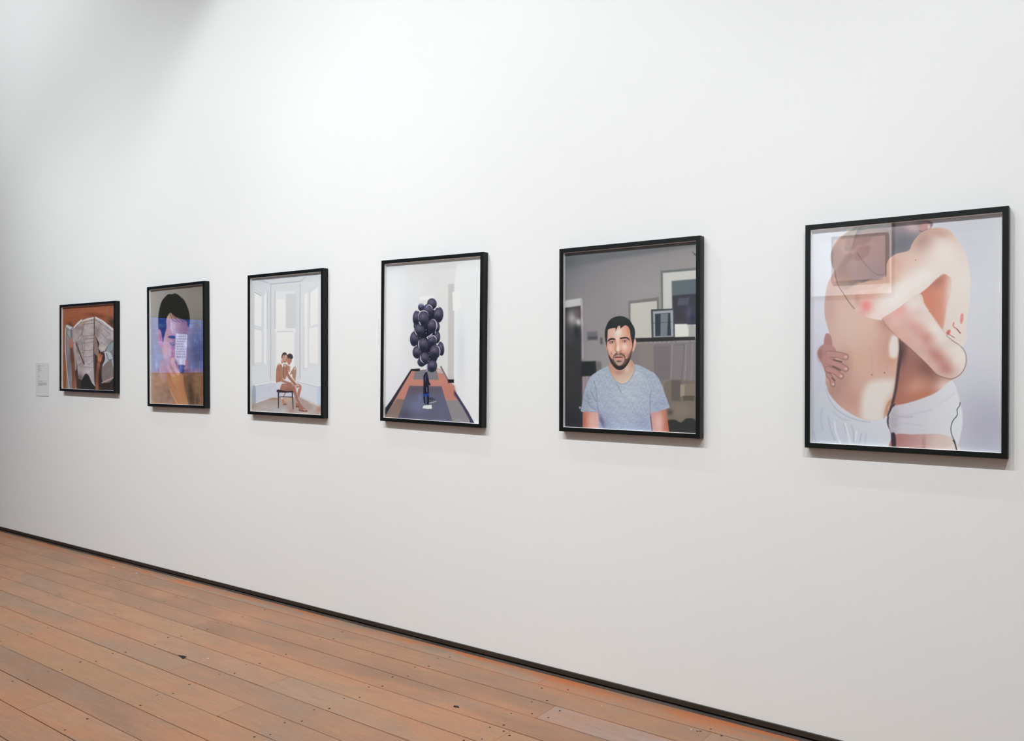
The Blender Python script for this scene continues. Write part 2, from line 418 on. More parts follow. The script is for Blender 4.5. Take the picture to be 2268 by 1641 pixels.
    S.blob(660, 1350, 30, 100, 0, (168, 106, 82), .8); S.blob(620, 950, 24, 100, 0, (90, 54, 42), .6)
    for x0, x1, y1 in ((600, 580, 712), (612, 605, 700), (624, 628, 700), (632, 655, 750)): S.line([(x0, 790), (x1, y1)], 14, (196, 124, 102), 6)
    S.ell(612, 795, 26, 30, 0, (190, 118, 94), 8)
    S.line([(1010, 1000), (985, 1150), (975, 1300), (980, 1450)], 42, (130, 80, 62), 12)
    S.blob(980, 1380, 24, 90, 0, (170, 104, 80), .8)
    for x0, x1, y1 in ((996, 988, 915), (1008, 1005, 905), (1020, 1024, 905), (1032, 1048, 925)): S.line([(x0, 980), (x1, y1)], 13, (206, 132, 102), 6)
    S.ell(1015, 985, 30, 34, 0, (206, 128, 92), 8); S.blob(1000, 1060, 20, 40, 0, (190, 112, 80), .8)
    S.grain(2)

def art_note(S):
    """dark-haired man holding a handwritten note over one eye"""
    S.frame(310, 610, 5.128)
    S.C[:] = (150, 146, 142)
    S.grad(110, 0, 720, 0, (168, 164, 162), (128, 122, 114))
    S.blob(640, 300, 120, 180, 0, (138, 132, 124), .8)
    S.blob(160, 900, 70, 260, 0, (158, 154, 156), .8)
    S.blob(660, 860, 120, 280, 0, (74, 68, 66), .9)
    # shoulders
    S.clip = S.mask([(100, 1110), (170, 1090), (260, 1040), (420, 1090), (560, 1060), (740, 1120), (740, 1540), (90, 1540)], 12)
    S.grad(110, 0, 720, 0, (178, 146, 130), (122, 90, 68))
    S.blob(240, 1200, 80, 60, 0, (186, 148, 118), .8); S.blob(180, 1360, 80, 90, 0, (176, 146, 130), .7)
    S.blob(480, 1300, 40, 240, -4, (104, 72, 50), .8); S.blob(580, 1330, 40, 200, -8, (70, 56, 44), .85); S.blob(660, 1230, 60, 120, 0, (140, 104, 76), .8)
    S.blob(650, 1420, 16, 90, 0, (80, 62, 50), .7); S.mottle(7, .05, .05, 3)
    S.clip = None
    # neck
    S.clip = S.mask([(250, 960), (310, 1000), (340, 1110), (540, 1110), (550, 960), (560, 1130), (300, 1200), (220, 1120)], 10)
    S.grad(220, 0, 560, 0, (196, 158, 148), (128, 92, 84)); S.clip = None
    # face
    S.clip = S.mask([(270, 700), (262, 520), (300, 450), (360, 430), (480, 460), (540, 500), (556, 560), (548, 700), (545, 950), (520, 1010), (470, 1075), (400, 1080), (330, 1030), (285, 960), (250, 860), (240, 760)], 9)
    S.grad(240, 0, 560, 0, (200, 160, 150), (132, 92, 88))
    S.blob(400, 560, 70, 60, 0, (190, 148, 134), .8); S.blob(320, 480, 36, 34, 20, (206, 170, 132), .8); S.blob(300, 850, 50, 120, 0, (214, 178, 166), .8)
    S.blob(500, 520, 40, 40, 0, (128, 92, 78), .8); S.blob(370, 900, 18, 100, 4, (172, 92, 90), .7); S.blob(380, 760, 30, 50, 0, (132, 84, 84), .7); S.blob(330, 650, 30, 50, 0, (196, 150, 148), .6)
    S.clip = None
    S.poly([(208, 620), (230, 600), (250, 640), (262, 720), (258, 800), (245, 830), (220, 790), (205, 700)], (196, 142, 146), 7)
    S.blob(232, 700, 14, 50, 0, (150, 92, 104), .6)
    S.poly([(318, 700), (350, 685), (400, 690), (420, 710), (360, 716)], (58, 42, 48), 7)
    S.line([(345, 770), (370, 790), (395, 785)], 12, (66, 48, 60), 8, .9); S.blob(360, 745, 26, 14, 0, (210, 168, 160), .6)
    # hair
    S.poly([(212, 600), (210, 460), (222, 380), (250, 290), (300, 230), (330, 212), (360, 214), (400, 205), (440, 225), (500, 280), (535, 350), (560, 430), (566, 520), (555, 590), (540, 560), (530, 520), (480, 500), (430, 480), (400, 470), (350, 425), (320, 450), (300, 500), (296, 580), (270, 700), (250, 640), (225, 610)], (30, 30, 26), 7)
    S.poly([(212, 540), (290, 540), (300, 600), (272, 700), (262, 760), (250, 700), (236, 630), (214, 600)], (40, 38, 44), 8, .9)
    for P in ([(360, 430), (390, 480), (450, 530)], [(340, 440), (370, 500), (420, 530)], [(400, 460), (450, 500), (500, 530)]): S.line(P, 7, (62, 46, 36), 7, .7)
    # note
    S.poly([(405, 658), (538, 672), (522, 1020), (470, 1022), (430, 1010), (395, 940)], (200, 192, 196), 5, 1, False)
    r = np.random.RandomState(2)
    for k in range(9):
        y = 690 + k * 29; x = 412 + (k % 3) * 4
        while x < 515 - (k == 3) * 40:
            w = r.uniform(10, 28)
            S.line([(x, y + 3 + (x - 412) * .06), (x + w * .3, y - 6), (x + w * .6, y + 5), (x + w, y + (x - 412) * .06)], 4, (96, 88, 100), 4, .8); x += w + 8
    S.line([(415, 925), (490, 938)], 4, (100, 94, 106), 4, .7)
    S.blob(420, 985, 14, 30, -30, (120, 108, 116), .6)
    # hand and forearm
    S.poly([(440, 1020), (500, 1020), (520, 1040), (500, 1100), (450, 1100)], (52, 44, 58), 9, .9)
    S.poly([(310, 1060), (340, 1040), (420, 1100), (480, 1120), (500, 1200), (520, 1330), (560, 1560), (430, 1560), (390, 1400), (330, 1250), (300, 1150)], (182, 130, 94), 10)
    S.blob(400, 1180, 50, 70, 0, (206, 150, 106), .8); S.blob(440, 1330, 40, 120, -14, (196, 140, 100), .7); S.blob(520, 1230, 26, 110, -6, (128, 84, 56), .8)
    S.line([(340, 1290), (380, 1380), (430, 1470)], 7, (222, 186, 158), 8, .7)
    S.line([(318, 1030), (345, 1090), (380, 1140)], 34, (200, 158, 146), 10)
    S.line([(372, 955), (375, 1000), (410, 1060), (430, 1110)], 50, (206, 160, 148), 9)
    S.line([(400, 985), (425, 1050), (445, 1090)], 8, (120, 78, 70), 8, .7)
    S.blob(368, 965, 16, 22, 0, (220, 184, 176), .8)
    S.line([(528, 970), (526, 1020), (510, 1060)], 24, (168, 112, 108), 8)
    S.line([(330, 1120), (360, 1220), (420, 1300)], 6, (138, 92, 66), 8, .5)
    S.grain(2)

def art_bay(S):
    """two figures sharing a small dark chair in a white bay window"""
    S.frame(545, 590, 9.65)
    S.C[:] = (206, 209, 214)
    S.grad(100, 0, 900, 0, (204, 208, 214), (214, 216, 219))
    S.poly([(90, 280), (200, 300), (520, 390), (1500, 300), (2000, 200), (2000, 0), (0, 100)], (190, 195, 203), 10, .9, False)
    S.poly([(360, 300), (1500, 190), (1400, 300), (520, 372)], (212, 214, 218), 10, .9, False)
    S.line([(120, 290), (300, 330), (520, 385)], 12, (222, 223, 226), 12, .9)
    S.line([(520, 378), (900, 345), (1150, 320)], 12, (158, 163, 176), 8, .8, False)
    S.line([(360, 300), (500, 370)], 9, (166, 168, 178), 10, .7)
    # left sash
    S.poly([(90, 360), (180, 380), (180, 2600), (90, 2600)], (196, 200, 207), 10, .9, False)
    S.poly([(190, 470), (350, 560), (350, 1290), (430, 1330), (430, 2150), (180, 2150), (180, 470)], (212, 214, 217), 8, 1, False)
    S.poly([(185, 560), (330, 640), (325, 1290), (180, 1255)], (234, 235, 238), 7, 1, False)
    S.poly([(180, 1340), (335, 1375), (335, 2050), (180, 2050)], (231, 232, 236), 7, 1, False)
    S.line([(180, 548), (330, 632)], 9, (104, 108, 124), 6, .9, False)
    S.line([(185, 488), (345, 584)], 7, (150, 154, 166), 6, .8, False)
    S.line([(180, 1262), (335, 1310)], 16, (198, 202, 206), 10, .8, False)
    S.line([(180, 1320), (335, 1365)], 12, (192, 194, 198), 10, .8, False)
    S.poly([(388, 640), (440, 500), (440, 2120), (385, 2050)], (236, 237, 240), 8, .9, False)
    S.line([(447, 500), (448, 1320)], 9, (168, 172, 180), 7, .8, False)
    S.line([(340, 1000), (340, 2050)], 14, (206, 208, 211), 14, .8, False)
    S.line([(527, 390), (527, 1700), (520, 2450)], 10, (158, 162, 172), 7, .9, False)
    # centre sash
    S.poly([(545, 410), (1150, 380), (1150, 2500), (545, 2500)], (210, 212, 215), 8, 1, False)
    S.poly([(632, 540), (1040, 520), (1040, 2500), (625, 2500)], (220, 221, 224), 8, 1, False)
    S.line([(618, 540), (616, 1320)], 10, (160, 166, 174), 7, .8, False)
    S.poly([(660, 715), (840, 705), (840, 1330), (655, 1330)], (238, 239, 241), 8, 1, False)
    S.poly([(850, 590), (1060, 580), (1060, 1320), (850, 1320)], (203, 205, 208), 9, 1, False)
    S.poly([(620, 1340), (1060, 1325), (1060, 1400), (620, 1400)], (228, 230, 233), 7, 1, False)
    S.line([(660, 1392), (1010, 1388)], 12, (176, 178, 178), 8, .9, False)
    S.poly([(655, 1410), (1020, 1400), (1020, 2450), (655, 2450)], (229, 231, 234), 10, 1, False)
    S.line([(1060, 1400), (1060, 2450)], 14, (210, 212, 215), 12, .8, False)
    # right sash
    S.frame(630, 590, 9.65)
    S.line([(338, 370), (332, 1000), (335, 2400)], 11, (160, 164, 176), 7, .9, False)
    S.poly([(350, 350), (800, 140), (800, 2560), (345, 2400)], (213, 215, 219), 8, .9, False)
    S.line([(0, 350), (330, 325), (480, 200)], 11, (166, 172, 186), 10, .8, False)
    S.poly([(430, 600), (490, 560), (490, 2180), (425, 2180)], (236, 237, 240), 8, .9, False)
    S.poly([(556, 555), (720, 455), (715, 1220), (550, 1275)], (240, 241, 243), 7, 1, False)
    S.poly([(530, 1330), (715, 1290), (715, 2080), (535, 2060)], (237, 238, 241), 8, 1, False)
    S.line([(500, 490), (530, 520), (715, 400)], 10, (196, 198, 202), 8, .8, False)
    S.line([(545, 530), (545, 1270)], 10, (190, 193, 197), 8, .7, False)
    S.line([(540, 1300), (715, 1245)], 14, (212, 214, 216), 10, .8, False)
    S.line([(422, 1280), (420, 2180)], 7, (184, 186, 192), 6, .8, False)
    S.line([(415, 2180), (490, 2180)], 7, (180, 182, 188), 6, .7, False)
    S.poly([(345, 2180), (420, 2200), (800, 2120), (800, 2900), (345, 2560)], (216, 219, 224), 10, .8, False)
    # wainscot and floor
    S.frame(545, 750, 9.38)
    S.poly([(90, 560), (430, 600), (510, 880), (190, 960), (90, 960)], (212, 217, 220), 9, .9, False)
    S.poly([(90, 1000), (200, 985), (540, 920), (540, 1220), (210, 1330), (190, 1330), (90, 1340)], (198, 203, 213), 7, 1, False)
    S.poly([(150, 960), (200, 1000), (205, 1335), (120, 1340), (110, 1100)], (152, 162, 176), 12, .9, False)
    S.line([(180, 965), (520, 905), (620, 905)], 18, (228, 231, 236), 9, .95, False)
    S.line([(200, 995), (520, 925)], 7, (172, 178, 192), 7, .7, False)
    S.line([(250, 1080), (480, 1020), (490, 1130), (260, 1215)], 8, (176, 184, 202), 9, .7, False)
    S.line([(260, 1215), (500, 1140)], 9, (214, 220, 230), 7, .8, False)
    S.poly([(530, 930), (1300, 930), (1300, 1230), (540, 1220)], (200, 202, 218), 6, 1, False)
    S.poly([(90, 1350), (210, 1335), (545, 1215), (760, 1220), (1300, 1225), (1300, 1800), (90, 1800)], (172, 158, 154), 6, 1, False)
    S.line([(205, 1335), (545, 1218), (700, 1220)], 10, (222, 224, 230), 7, .9, False)
    S.blob(120, 1400, 60, 60, 0, (146, 124, 106), .7); S.blob(580, 1250, 90, 24, 0, (156, 126, 96), .8)
    S.blob(400, 1420, 150, 70, 0, (184, 176, 178), .8); S.blob(620, 1480, 80, 60, 0, (168, 170, 188), .8)
    S.frame(600, 770, 10.585)
    S.poly([(600, 800), (1080, 910), (1080, 1360), (680, 1165), (600, 1160)], (208, 213, 220), 6, 1, False)
    S.poly([(1080, 910), (1180, 905), (1180, 1335), (1085, 1358)], (193, 202, 218), 8, 1, False)
    S.line([(600, 790), (1080, 915), (1170, 905)], 12, (160, 166, 176), 8, .7, False)
    S.line([(590, 775), (1085, 895), (1170, 890)], 16, (232, 234, 238), 8, .9, False)
    S.line([(680, 1160), (1080, 1355), (1130, 1350)], 12, (222, 226, 232), 8, .8, False)
    S.poly([(340, 1165), (680, 1170), (1080, 1365), (1180, 1350), (1180, 1700), (340, 1700)], (172, 154, 148), 60, 1, False)
    S.clip = S.mask([(0, 1180), (680, 1170), (1080, 1365), (1180, 1350), (1180, 1700), (0, 1700)], 6, False)
    S.blob(400, 1220, 90, 50, 0, (200, 172, 140), .8); S.blob(1150, 1450, 70, 60, 0, (176, 124, 100), .8); S.blob(850, 1500, 160, 60, 0, (192, 176, 174), .7)
    S.blob(300, 1460, 120, 60, 0, (186, 184, 192), .8); S.blob(480, 1480, 60, 60, 0, (166, 130, 118), .6); S.blob(80, 1400, 100, 60, 0, (186, 182, 184), .6); S.blob(1020, 1420, 60, 60, 0, (198, 188, 186), .6)
    S.clip = None
    sk, dk, lt = (166, 122, 106), (120, 80, 68), (196, 160, 144)
    # far leg under the chair
    S.line([(345, 1050), (300, 1130)], 26, sk, 6)
    S.poly([(235, 1200), (255, 1175), (285, 1200), (320, 1260), (375, 1325), (340, 1340), (290, 1335), (265, 1260)], (178, 134, 110), 6)
    S.blob(258, 1190, 22, 24, 0, (228, 220, 216), .9)
    S.line([(290, 1330), (360, 1328)], 16, (84, 52, 48), 7, .9)
    # right figure: raised knee, shin
    S.poly([(400, 440), (450, 430), (450, 560), (420, 560)], (196, 150, 132), 7)
    S.poly([(440, 640), (470, 560), (530, 470), (565, 440), (595, 480), (595, 600), (578, 740), (580, 780), (550, 770), (510, 700), (500, 620)], (170, 136, 118), 6)
    S.line([(520, 560), (508, 640), (520, 720)], 12, (110, 82, 70), 8, .8)
    S.blob(565, 490, 22, 36, 0, (218, 204, 196), .9)
    S.poly([(330, 745), (370, 690), (400, 680), (440, 780), (420, 800), (350, 780)], (214, 216, 224), 6)
    # right figure torso and arm
    S.poly([(290, 400), (320, 380), (380, 400), (430, 470), (400, 620), (360, 700), (330, 745), (290, 720), (275, 560)], (168, 122, 104), 6)
    S.poly([(370, 640), (390, 680), (350, 725), (360, 690)], (222, 222, 226), 6)
    S.line([(282, 460), (282, 600), (290, 700)], 18, (92, 66, 58), 9, .9)
    S.line([(345, 430), (360, 560), (430, 690), (520, 800), (570, 860)], 62, (160, 114, 98), 8)
    S.line([(400, 520), (450, 620), (520, 720), (565, 790)], 9, (226, 206, 196), 7, .8)
    S.blob(332, 420, 26, 26, 0, (220, 204, 192), .9)
    # heads
    S.poly([(370, 230), (400, 220), (470, 250), (492, 300), (470, 350), (440, 400), (410, 395), (380, 340), (372, 280)], (176, 126, 108), 6)
    S.poly([(390, 200), (400, 160), (440, 138), (490, 155), (515, 205), (510, 250), (470, 270), (440, 240), (410, 260)], (60, 54, 56), 7)
    S.blob(460, 300, 14, 8, 0, (110, 70, 60), .7); S.blob(475, 330, 10, 8, 0, (150, 90, 80), .7)
    S.poly([(240, 300), (260, 250), (280, 190), (330, 160), (380, 190), (385, 260), (370, 320), (340, 355), (300, 345), (262, 375), (240, 350)], (188, 142, 126), 6)
    S.poly([(248, 245), (258, 165), (300, 112), (350, 118), (390, 170), (400, 215), (370, 210), (345, 160), (312, 185), (290, 165), (275, 200), (262, 245)], (68, 54, 54), 6)
    S.blob(362, 195, 18, 24, 0, (222, 206, 202), .9); S.blob(335, 260, 14, 40, 15, (220, 186, 176), .7); S.blob(365, 270, 12, 40, 0, (134, 90, 80), .7)
    S.blob(262, 290, 20, 30, 0, (214, 190, 184), .7); S.blob(325, 335, 26, 14, 0, (130, 84, 70), .8)
    # left figure back, arm, thigh, shin
    S.poly([(120, 640), (125, 520), (150, 420), (190, 370), (250, 400), (268, 480), (275, 680), (280, 740), (215, 800), (130, 830), (118, 740)], (164, 118, 98), 6)
    S.blob(165, 600, 26, 150, 0, (176, 130, 108), .7); S.blob(190, 390, 36, 18, 0, (216, 204, 196), .9)
    S.line([(180, 480), (205, 620), (212, 780)], 10, (120, 80, 66), 9, .8)
    S.line([(262, 500), (268, 640), (280, 720)], 8, (202, 160, 140), 8, .8)
    S.line([(215, 440), (225, 600), (250, 740), (340, 800), (470, 840)], 50, (170, 124, 106), 8)
    S.line([(240, 790), (340, 822), (480, 862)], 12, (108, 70, 60), 8, .7)
    S.poly([(120, 830), (215, 800), (265, 830), (240, 920), (210, 980), (150, 985), (130, 900)], (206, 210, 220), 6)
    S.poly([(215, 980), (245, 880), (280, 840), (440, 850), (530, 870), (580, 920), (600, 1010), (640, 1150), (680, 1290), (740, 1370), (860, 1480), (830, 1500), (660, 1465), (640, 1330), (580, 1200), (520, 1050), (450, 1015), (300, 1005)], (160, 112, 100), 6)
    S.blob(340, 900, 80, 30, 0, (176, 128, 110), .8); S.blob(420, 980, 90, 26, 0, (134, 90, 78), .7)
    S.line([(500, 890), (560, 900), (585, 980), (620, 1100), (660, 1240)], 10, (224, 200, 192), 8, .8)
    S.poly([(600, 860), (640, 840), (700, 880), (718, 930), (690, 1060), (660, 1170), (640, 1150), (620, 1080), (640, 960), (610, 930)], (170, 120, 104), 6)
    S.blob(630, 880, 40, 40, 0, (214, 180, 168), .8)
    S.ell(640, 950, 34, 16, -15, (226, 204, 196), 6); S.blob(610, 920, 24, 14, 0, (120, 76, 68), .7)
    S.poly([(590, 1300), (640, 1320), (650, 1370), (640, 1395), (585, 1380)], (158, 108, 96), 6)
    S.line([(588, 1382), (650, 1388)], 18, (66, 40, 38), 7, .9)
    S.line([(662, 1466), (740, 1488), (850, 1488)], 18, (84, 46, 42), 7, .9)
    S.blob(790, 1455, 30, 14, 25, (216, 190, 186), .8)
    # chair
    S.poly([(150, 985), (230, 990), (300, 1005), (440, 1015), (500, 1010), (505, 1050), (165, 1050)], (52, 40, 44), 5)
    S.poly([(160, 1040), (195, 1045), (188, 1300), (184, 1420), (168, 1422), (166, 1300)], (58, 48, 54), 5, 1, False)
    S.poly([(485, 1040), (515, 1040), (525, 1300), (530, 1440), (512, 1444), (505, 1300)], (52, 44, 50), 5, 1, False)
    S.line([(190, 1155), (340, 1148), (500, 1160)], 16, (60, 50, 52), 5)
    S.grain(1.5)

def art_balloons(S):
    """bunch of dark balloons tied down in a pale corridor"""
    S.frame(820, 540, 3.817)
    S.C[:] = (224, 225, 228)
    S.grad(120, 0, 500, 0, (222, 224, 230), (216, 217, 218))
    S.blob(210, 650, 60, 400, 0, (230, 231, 236), .8)
    S.blob(400, 250, 120, 100, 0, (216, 216, 216), .6)
    S.blob(560, 300, 80, 120, 0, (208, 208, 208), .5)
    S.poly([(640, 100), (735, 100), (700, 340), (700, 1200), (640, 1100), (560, 1000), (560, 400)], (214, 214, 214), 10, .8, False)
    S.poly([(660, 340), (712, 335), (708, 1150), (655, 1145)], (190, 188, 188), 7, .9, False)
    S.poly([(712, 330), (735, 180), (960, 90), (960, 1600), (880, 1520), (708, 1240)], (224, 226, 230), 6, 1, False)
    S.blob(770, 900, 40, 300, 0, (206, 208, 212), .7)
    S.blob(860, 700, 50, 400, 0, (222, 225, 232), .7)
    S.poly([(695, 410), (740, 395), (760, 420), (760, 540), (735, 575), (700, 560)], (238, 238, 238), 5, 1, False)
    S.poly([(415, 450), (532, 440), (534, 465), (420, 475)], (240, 240, 240), 6, .9, False)  # white bar: a glass reflection painted into the print
    S.poly([(120, 180), (950, 105), (950, 130), (380, 185), (130, 225)], (206, 208, 212), 14, .6, False)
    # carpet
    S.frame(840, 790, 10.25)
    V = [(700, 330), (940, 300), (1390, 300), (1800, 800), (2250, 1250), (2700, 1750), (60, 1500), (100, 1400)]
    S.frame(820, 540, 3.817)
    S.poly([(340, 1072), (420, 1068), (560, 1050), (600, 1060), (660, 1160), (715, 1200), (712, 1250), (880, 1530), (880, 1600), (100, 1600), (118, 1470)], (188, 130, 116), 4, 1, False)
    S.blob(650, 1250, 60, 60, 0, (188, 120, 110), .6)
    S.blob(560, 1160, 60, 20, 0, (200, 140, 122), .6)
    S.poly([(380, 1070), (560, 1062), (578, 1150), (363, 1146)], (124, 122, 128), 4, 1, False)
    S.poly([(560, 1058), (600, 1062), (620, 1095), (570, 1090)], (186, 184, 180), 6, .9, False)
    S.poly([(226, 1310), (292, 1315), (240, 1440), (226, 1600), (90, 1600), (120, 1465)], (130, 112, 104), 4, 1, False)
    S.blob(220, 1400, 60, 60, 0, (142, 118, 106), .6)
    S.poly([(634, 1322), (752, 1322), (850, 1500), (880, 1600), (720, 1600), (690, 1480)], (140, 136, 140), 4, 1, False)
    S.poly([(331, 1200), (604, 1205), (634, 1310), (696, 1500), (720, 1600), (200, 1600), (240, 1450)], (98, 98, 120), 3, 1, False)
    S.clip = S.mask([(331, 1200), (604, 1205), (634, 1310), (696, 1500), (720, 1600), (200, 1600), (240, 1450)], 3, False)
    S.blob(400, 1230, 120, 40, 0, (96, 84, 92), .7); S.blob(560, 1230, 80, 30, 0, (92, 86, 98), .6)
    S.blob(400, 1370, 80, 60, 0, (116, 124, 158), .7); S.blob(290, 1450, 60, 50, 0, (76, 72, 88), .7); S.blob(600, 1400, 70, 80, 0, (100, 104, 130), .6)
    S.C += (7 * np.sin(S.X * 0.9) * (S.Y > 1330) * S.clip + 6 * np.sin(S.Y * 0.9) * S.clip)[:, None]
    S.clip = None
    # skirting boards of the corridor
    S.poly([(345, 1058), (420, 1054), (420, 1076), (345, 1074)], (24, 28, 34), 3, 1, False)
    S.poly([(345, 1058), (350, 1080), (118, 1480), (100, 1600), (100, 1440), (118, 1412)], (58, 42, 54), 3, 1, False)
    S.line([(352, 1076), (240, 1265), (118, 1475)], 3, (196, 178, 180), 3, .8, False)
    S.poly([(118, 1400), (180, 1320), (190, 1345), (118, 1460)], (28, 34, 48), 6, .9, False)
    S.poly([(600, 1030), (660, 1145), (655, 1160), (590, 1040)], (108, 96, 108), 4, .9, False)
    S.poly([(655, 1146), (708, 1146), (708, 1176), (658, 1176)], (32, 28, 30), 3, 1, False)
    S.poly([(708, 1240), (722, 1250), (830, 1420), (882, 1518), (900, 1600), (860, 1600), (840, 1490), (780, 1380), (712, 1275)], (62, 58, 86), 3, 1, False)
    S.blob(715, 1260, 10, 30, 0, (92, 60, 72), .7)
    # balloons
    S.frame(900, 640, 8.2)
    bl = [(165, 665, 30, 60, 0), (565, 700, 38, 85, 8), (560, 880, 52, 105, 5), (465, 270, 84, 98, -5), (268, 330, 52, 68, 0), (185, 520, 66, 132, 6), (585, 470, 84, 140, 4),
          (400, 385, 84, 110, -14), (630, 1085, 54, 125, -6), (145, 905, 76, 135, 4), (195, 1150, 80, 112, 0), (275, 1330, 70, 80, -10), (235, 750, 92, 122, 12), (470, 670, 84, 130, 8), (312, 540, 98, 145, -2),
          (470, 940, 80, 108, 2), (305, 1010, 90, 122, 0), (520, 1140, 96, 130, 6), (468, 1400, 88, 110, 8), (325, 1265, 86, 116, 10)]
    S.poly([(250, 420), (500, 380), (560, 560), (520, 800), (540, 1000), (560, 1270), (430, 1400), (230, 1130), (180, 900), (220, 650)], (20, 24, 38), 10)
    for k, (x, y, rx, ry, r) in enumerate(bl):
        lit = (214, 214, 226)
        S.ell(x, y, rx + 3, ry + 3, r, (22, 24, 36), 6)
        S.ell(x, y, rx, ry, r, (58, 56, 78) if k % 3 else (52, 54, 76), 7)
        S.clip = S.mask([(x + rx * math.cos(t), y + ry * math.sin(t)) for t in np.linspace(0, 6.28, 14, endpoint=False)], 6)
        S.blob(x - rx * .1, y - ry * .35, rx * .7, ry * .5, 0, (112, 106, 130), .8)
        S.blob(x + rx * .3, y - ry * .1, rx * .4, ry * .5, 0, (88, 72, 86), .45)
        S.blob(x, y + ry * .6, rx * .9, ry * .45, 0, (18, 22, 38), .85)
        S.clip = None
    for P in ([(350, 345), (400, 290), (450, 310), (478, 370)], [(232, 290), (268, 268), (305, 290)], [(222, 560), (222, 470), (260, 410), (320, 395), (380, 420), (405, 480)],
              [(460, 550), (510, 560), (548, 620), (550, 700), (520, 770)], [(232, 600), (260, 650)], [(150, 720), (160, 790), (200, 845)], [(232, 920), (220, 1000), (235, 1090)], [(400, 900), (440, 860), (500, 850), (545, 900), (545, 960)],
              [(540, 1030), (590, 1060), (612, 1140), (590, 1210)], [(250, 1200), (262, 1290), (320, 1350)], [(520, 350), (560, 335), (600, 345)], [(376, 880), (390, 905)], [(185, 392), (240, 400)]):
        S.line(P, 12, (236, 236, 244), 7, .95, taper=True)
    S.line([(372, 880), (420, 850), (470, 815)], 16, (220, 222, 228), 9, .9)
    for (x, y) in ((520, 470), (540, 440), (420, 650), (290, 500), (460, 1130), (500, 1110), (330, 970), (200, 1110), (480, 1370), (300, 1200), (430, 930)):
        S.line([(x, y), (x + 12, y - 26)], 7, (150, 140, 160), 7, .7)
    for (x, y) in ((355, 740), (360, 800), (250, 880), (410, 1160), (415, 1200), (425, 1270), (400, 1310)): S.ell(x, y, 6, 10, 20, (176, 182, 206), 5, .8)
    S.blob(265, 300, 30, 22, 0, (88, 130, 196), .5); S.blob(360, 330, 26, 30, 0, (96, 132, 196), .4)
    # strings gathered to the carpet
    S.frame(840, 790, 10.25)
    S.line([(1090, 170), (1085, 260), (1060, 350), (1030, 400)], 26, (150, 156, 182), 12, .9)
    S.poly([(1050, 350), (1085, 345), (1105, 420), (1130, 560), (1165, 630), (1155, 660), (1125, 640), (1128, 840), (1134, 1000), (1128, 1080), (1050, 1092), (1010, 1030), (1002, 880), (1003, 600), (1003, 430)], (22, 26, 46), 7, 1, False)
    S.line([(1065, 420), (1050, 500), (1056, 560)], 9, (140, 150, 184), 7, .7)
    S.line([(1060, 860), (1058, 960), (1064, 1050)], 14, (168, 180, 208), 8, .9)
    S.line([(1078, 700), (1082, 790)], 14, (168, 178, 204), 10, .8)
    S.poly([(1003, 850), (1124, 828), (1128, 895), (1003, 905)], (24, 66, 160), 7, .9, False)  # blue streak mirrored in the glass, painted here as print colour
    S.poly([(1135, 940), (1200, 925), (1260, 970), (1295, 1015), (1240, 1040), (1150, 1062), (1130, 1050)], (60, 62, 74), 8, .95)
    S.line([(1140, 1050), (1200, 1040), (1290, 1012)], 16, (206, 210, 214), 7, .9)
    for x in (1150, 1190, 1225, 1255): S.ell(x, 985 + (x % 3) * 12, 9, 8, 0, (186, 192, 196), 6, .9)
    S.poly([(1010, 1105), (1190, 1092), (1196, 1180), (1100, 1185), (980, 1165)], (222, 224, 226), 6, 1, False)
    S.line([(1060, 1060), (1080, 1100), (1110, 1110)], 8, (206, 210, 214), 6, .9)
    S.blob(930, 930, 50, 90, 0, (120, 140, 190), .5)
    S.grain(2)

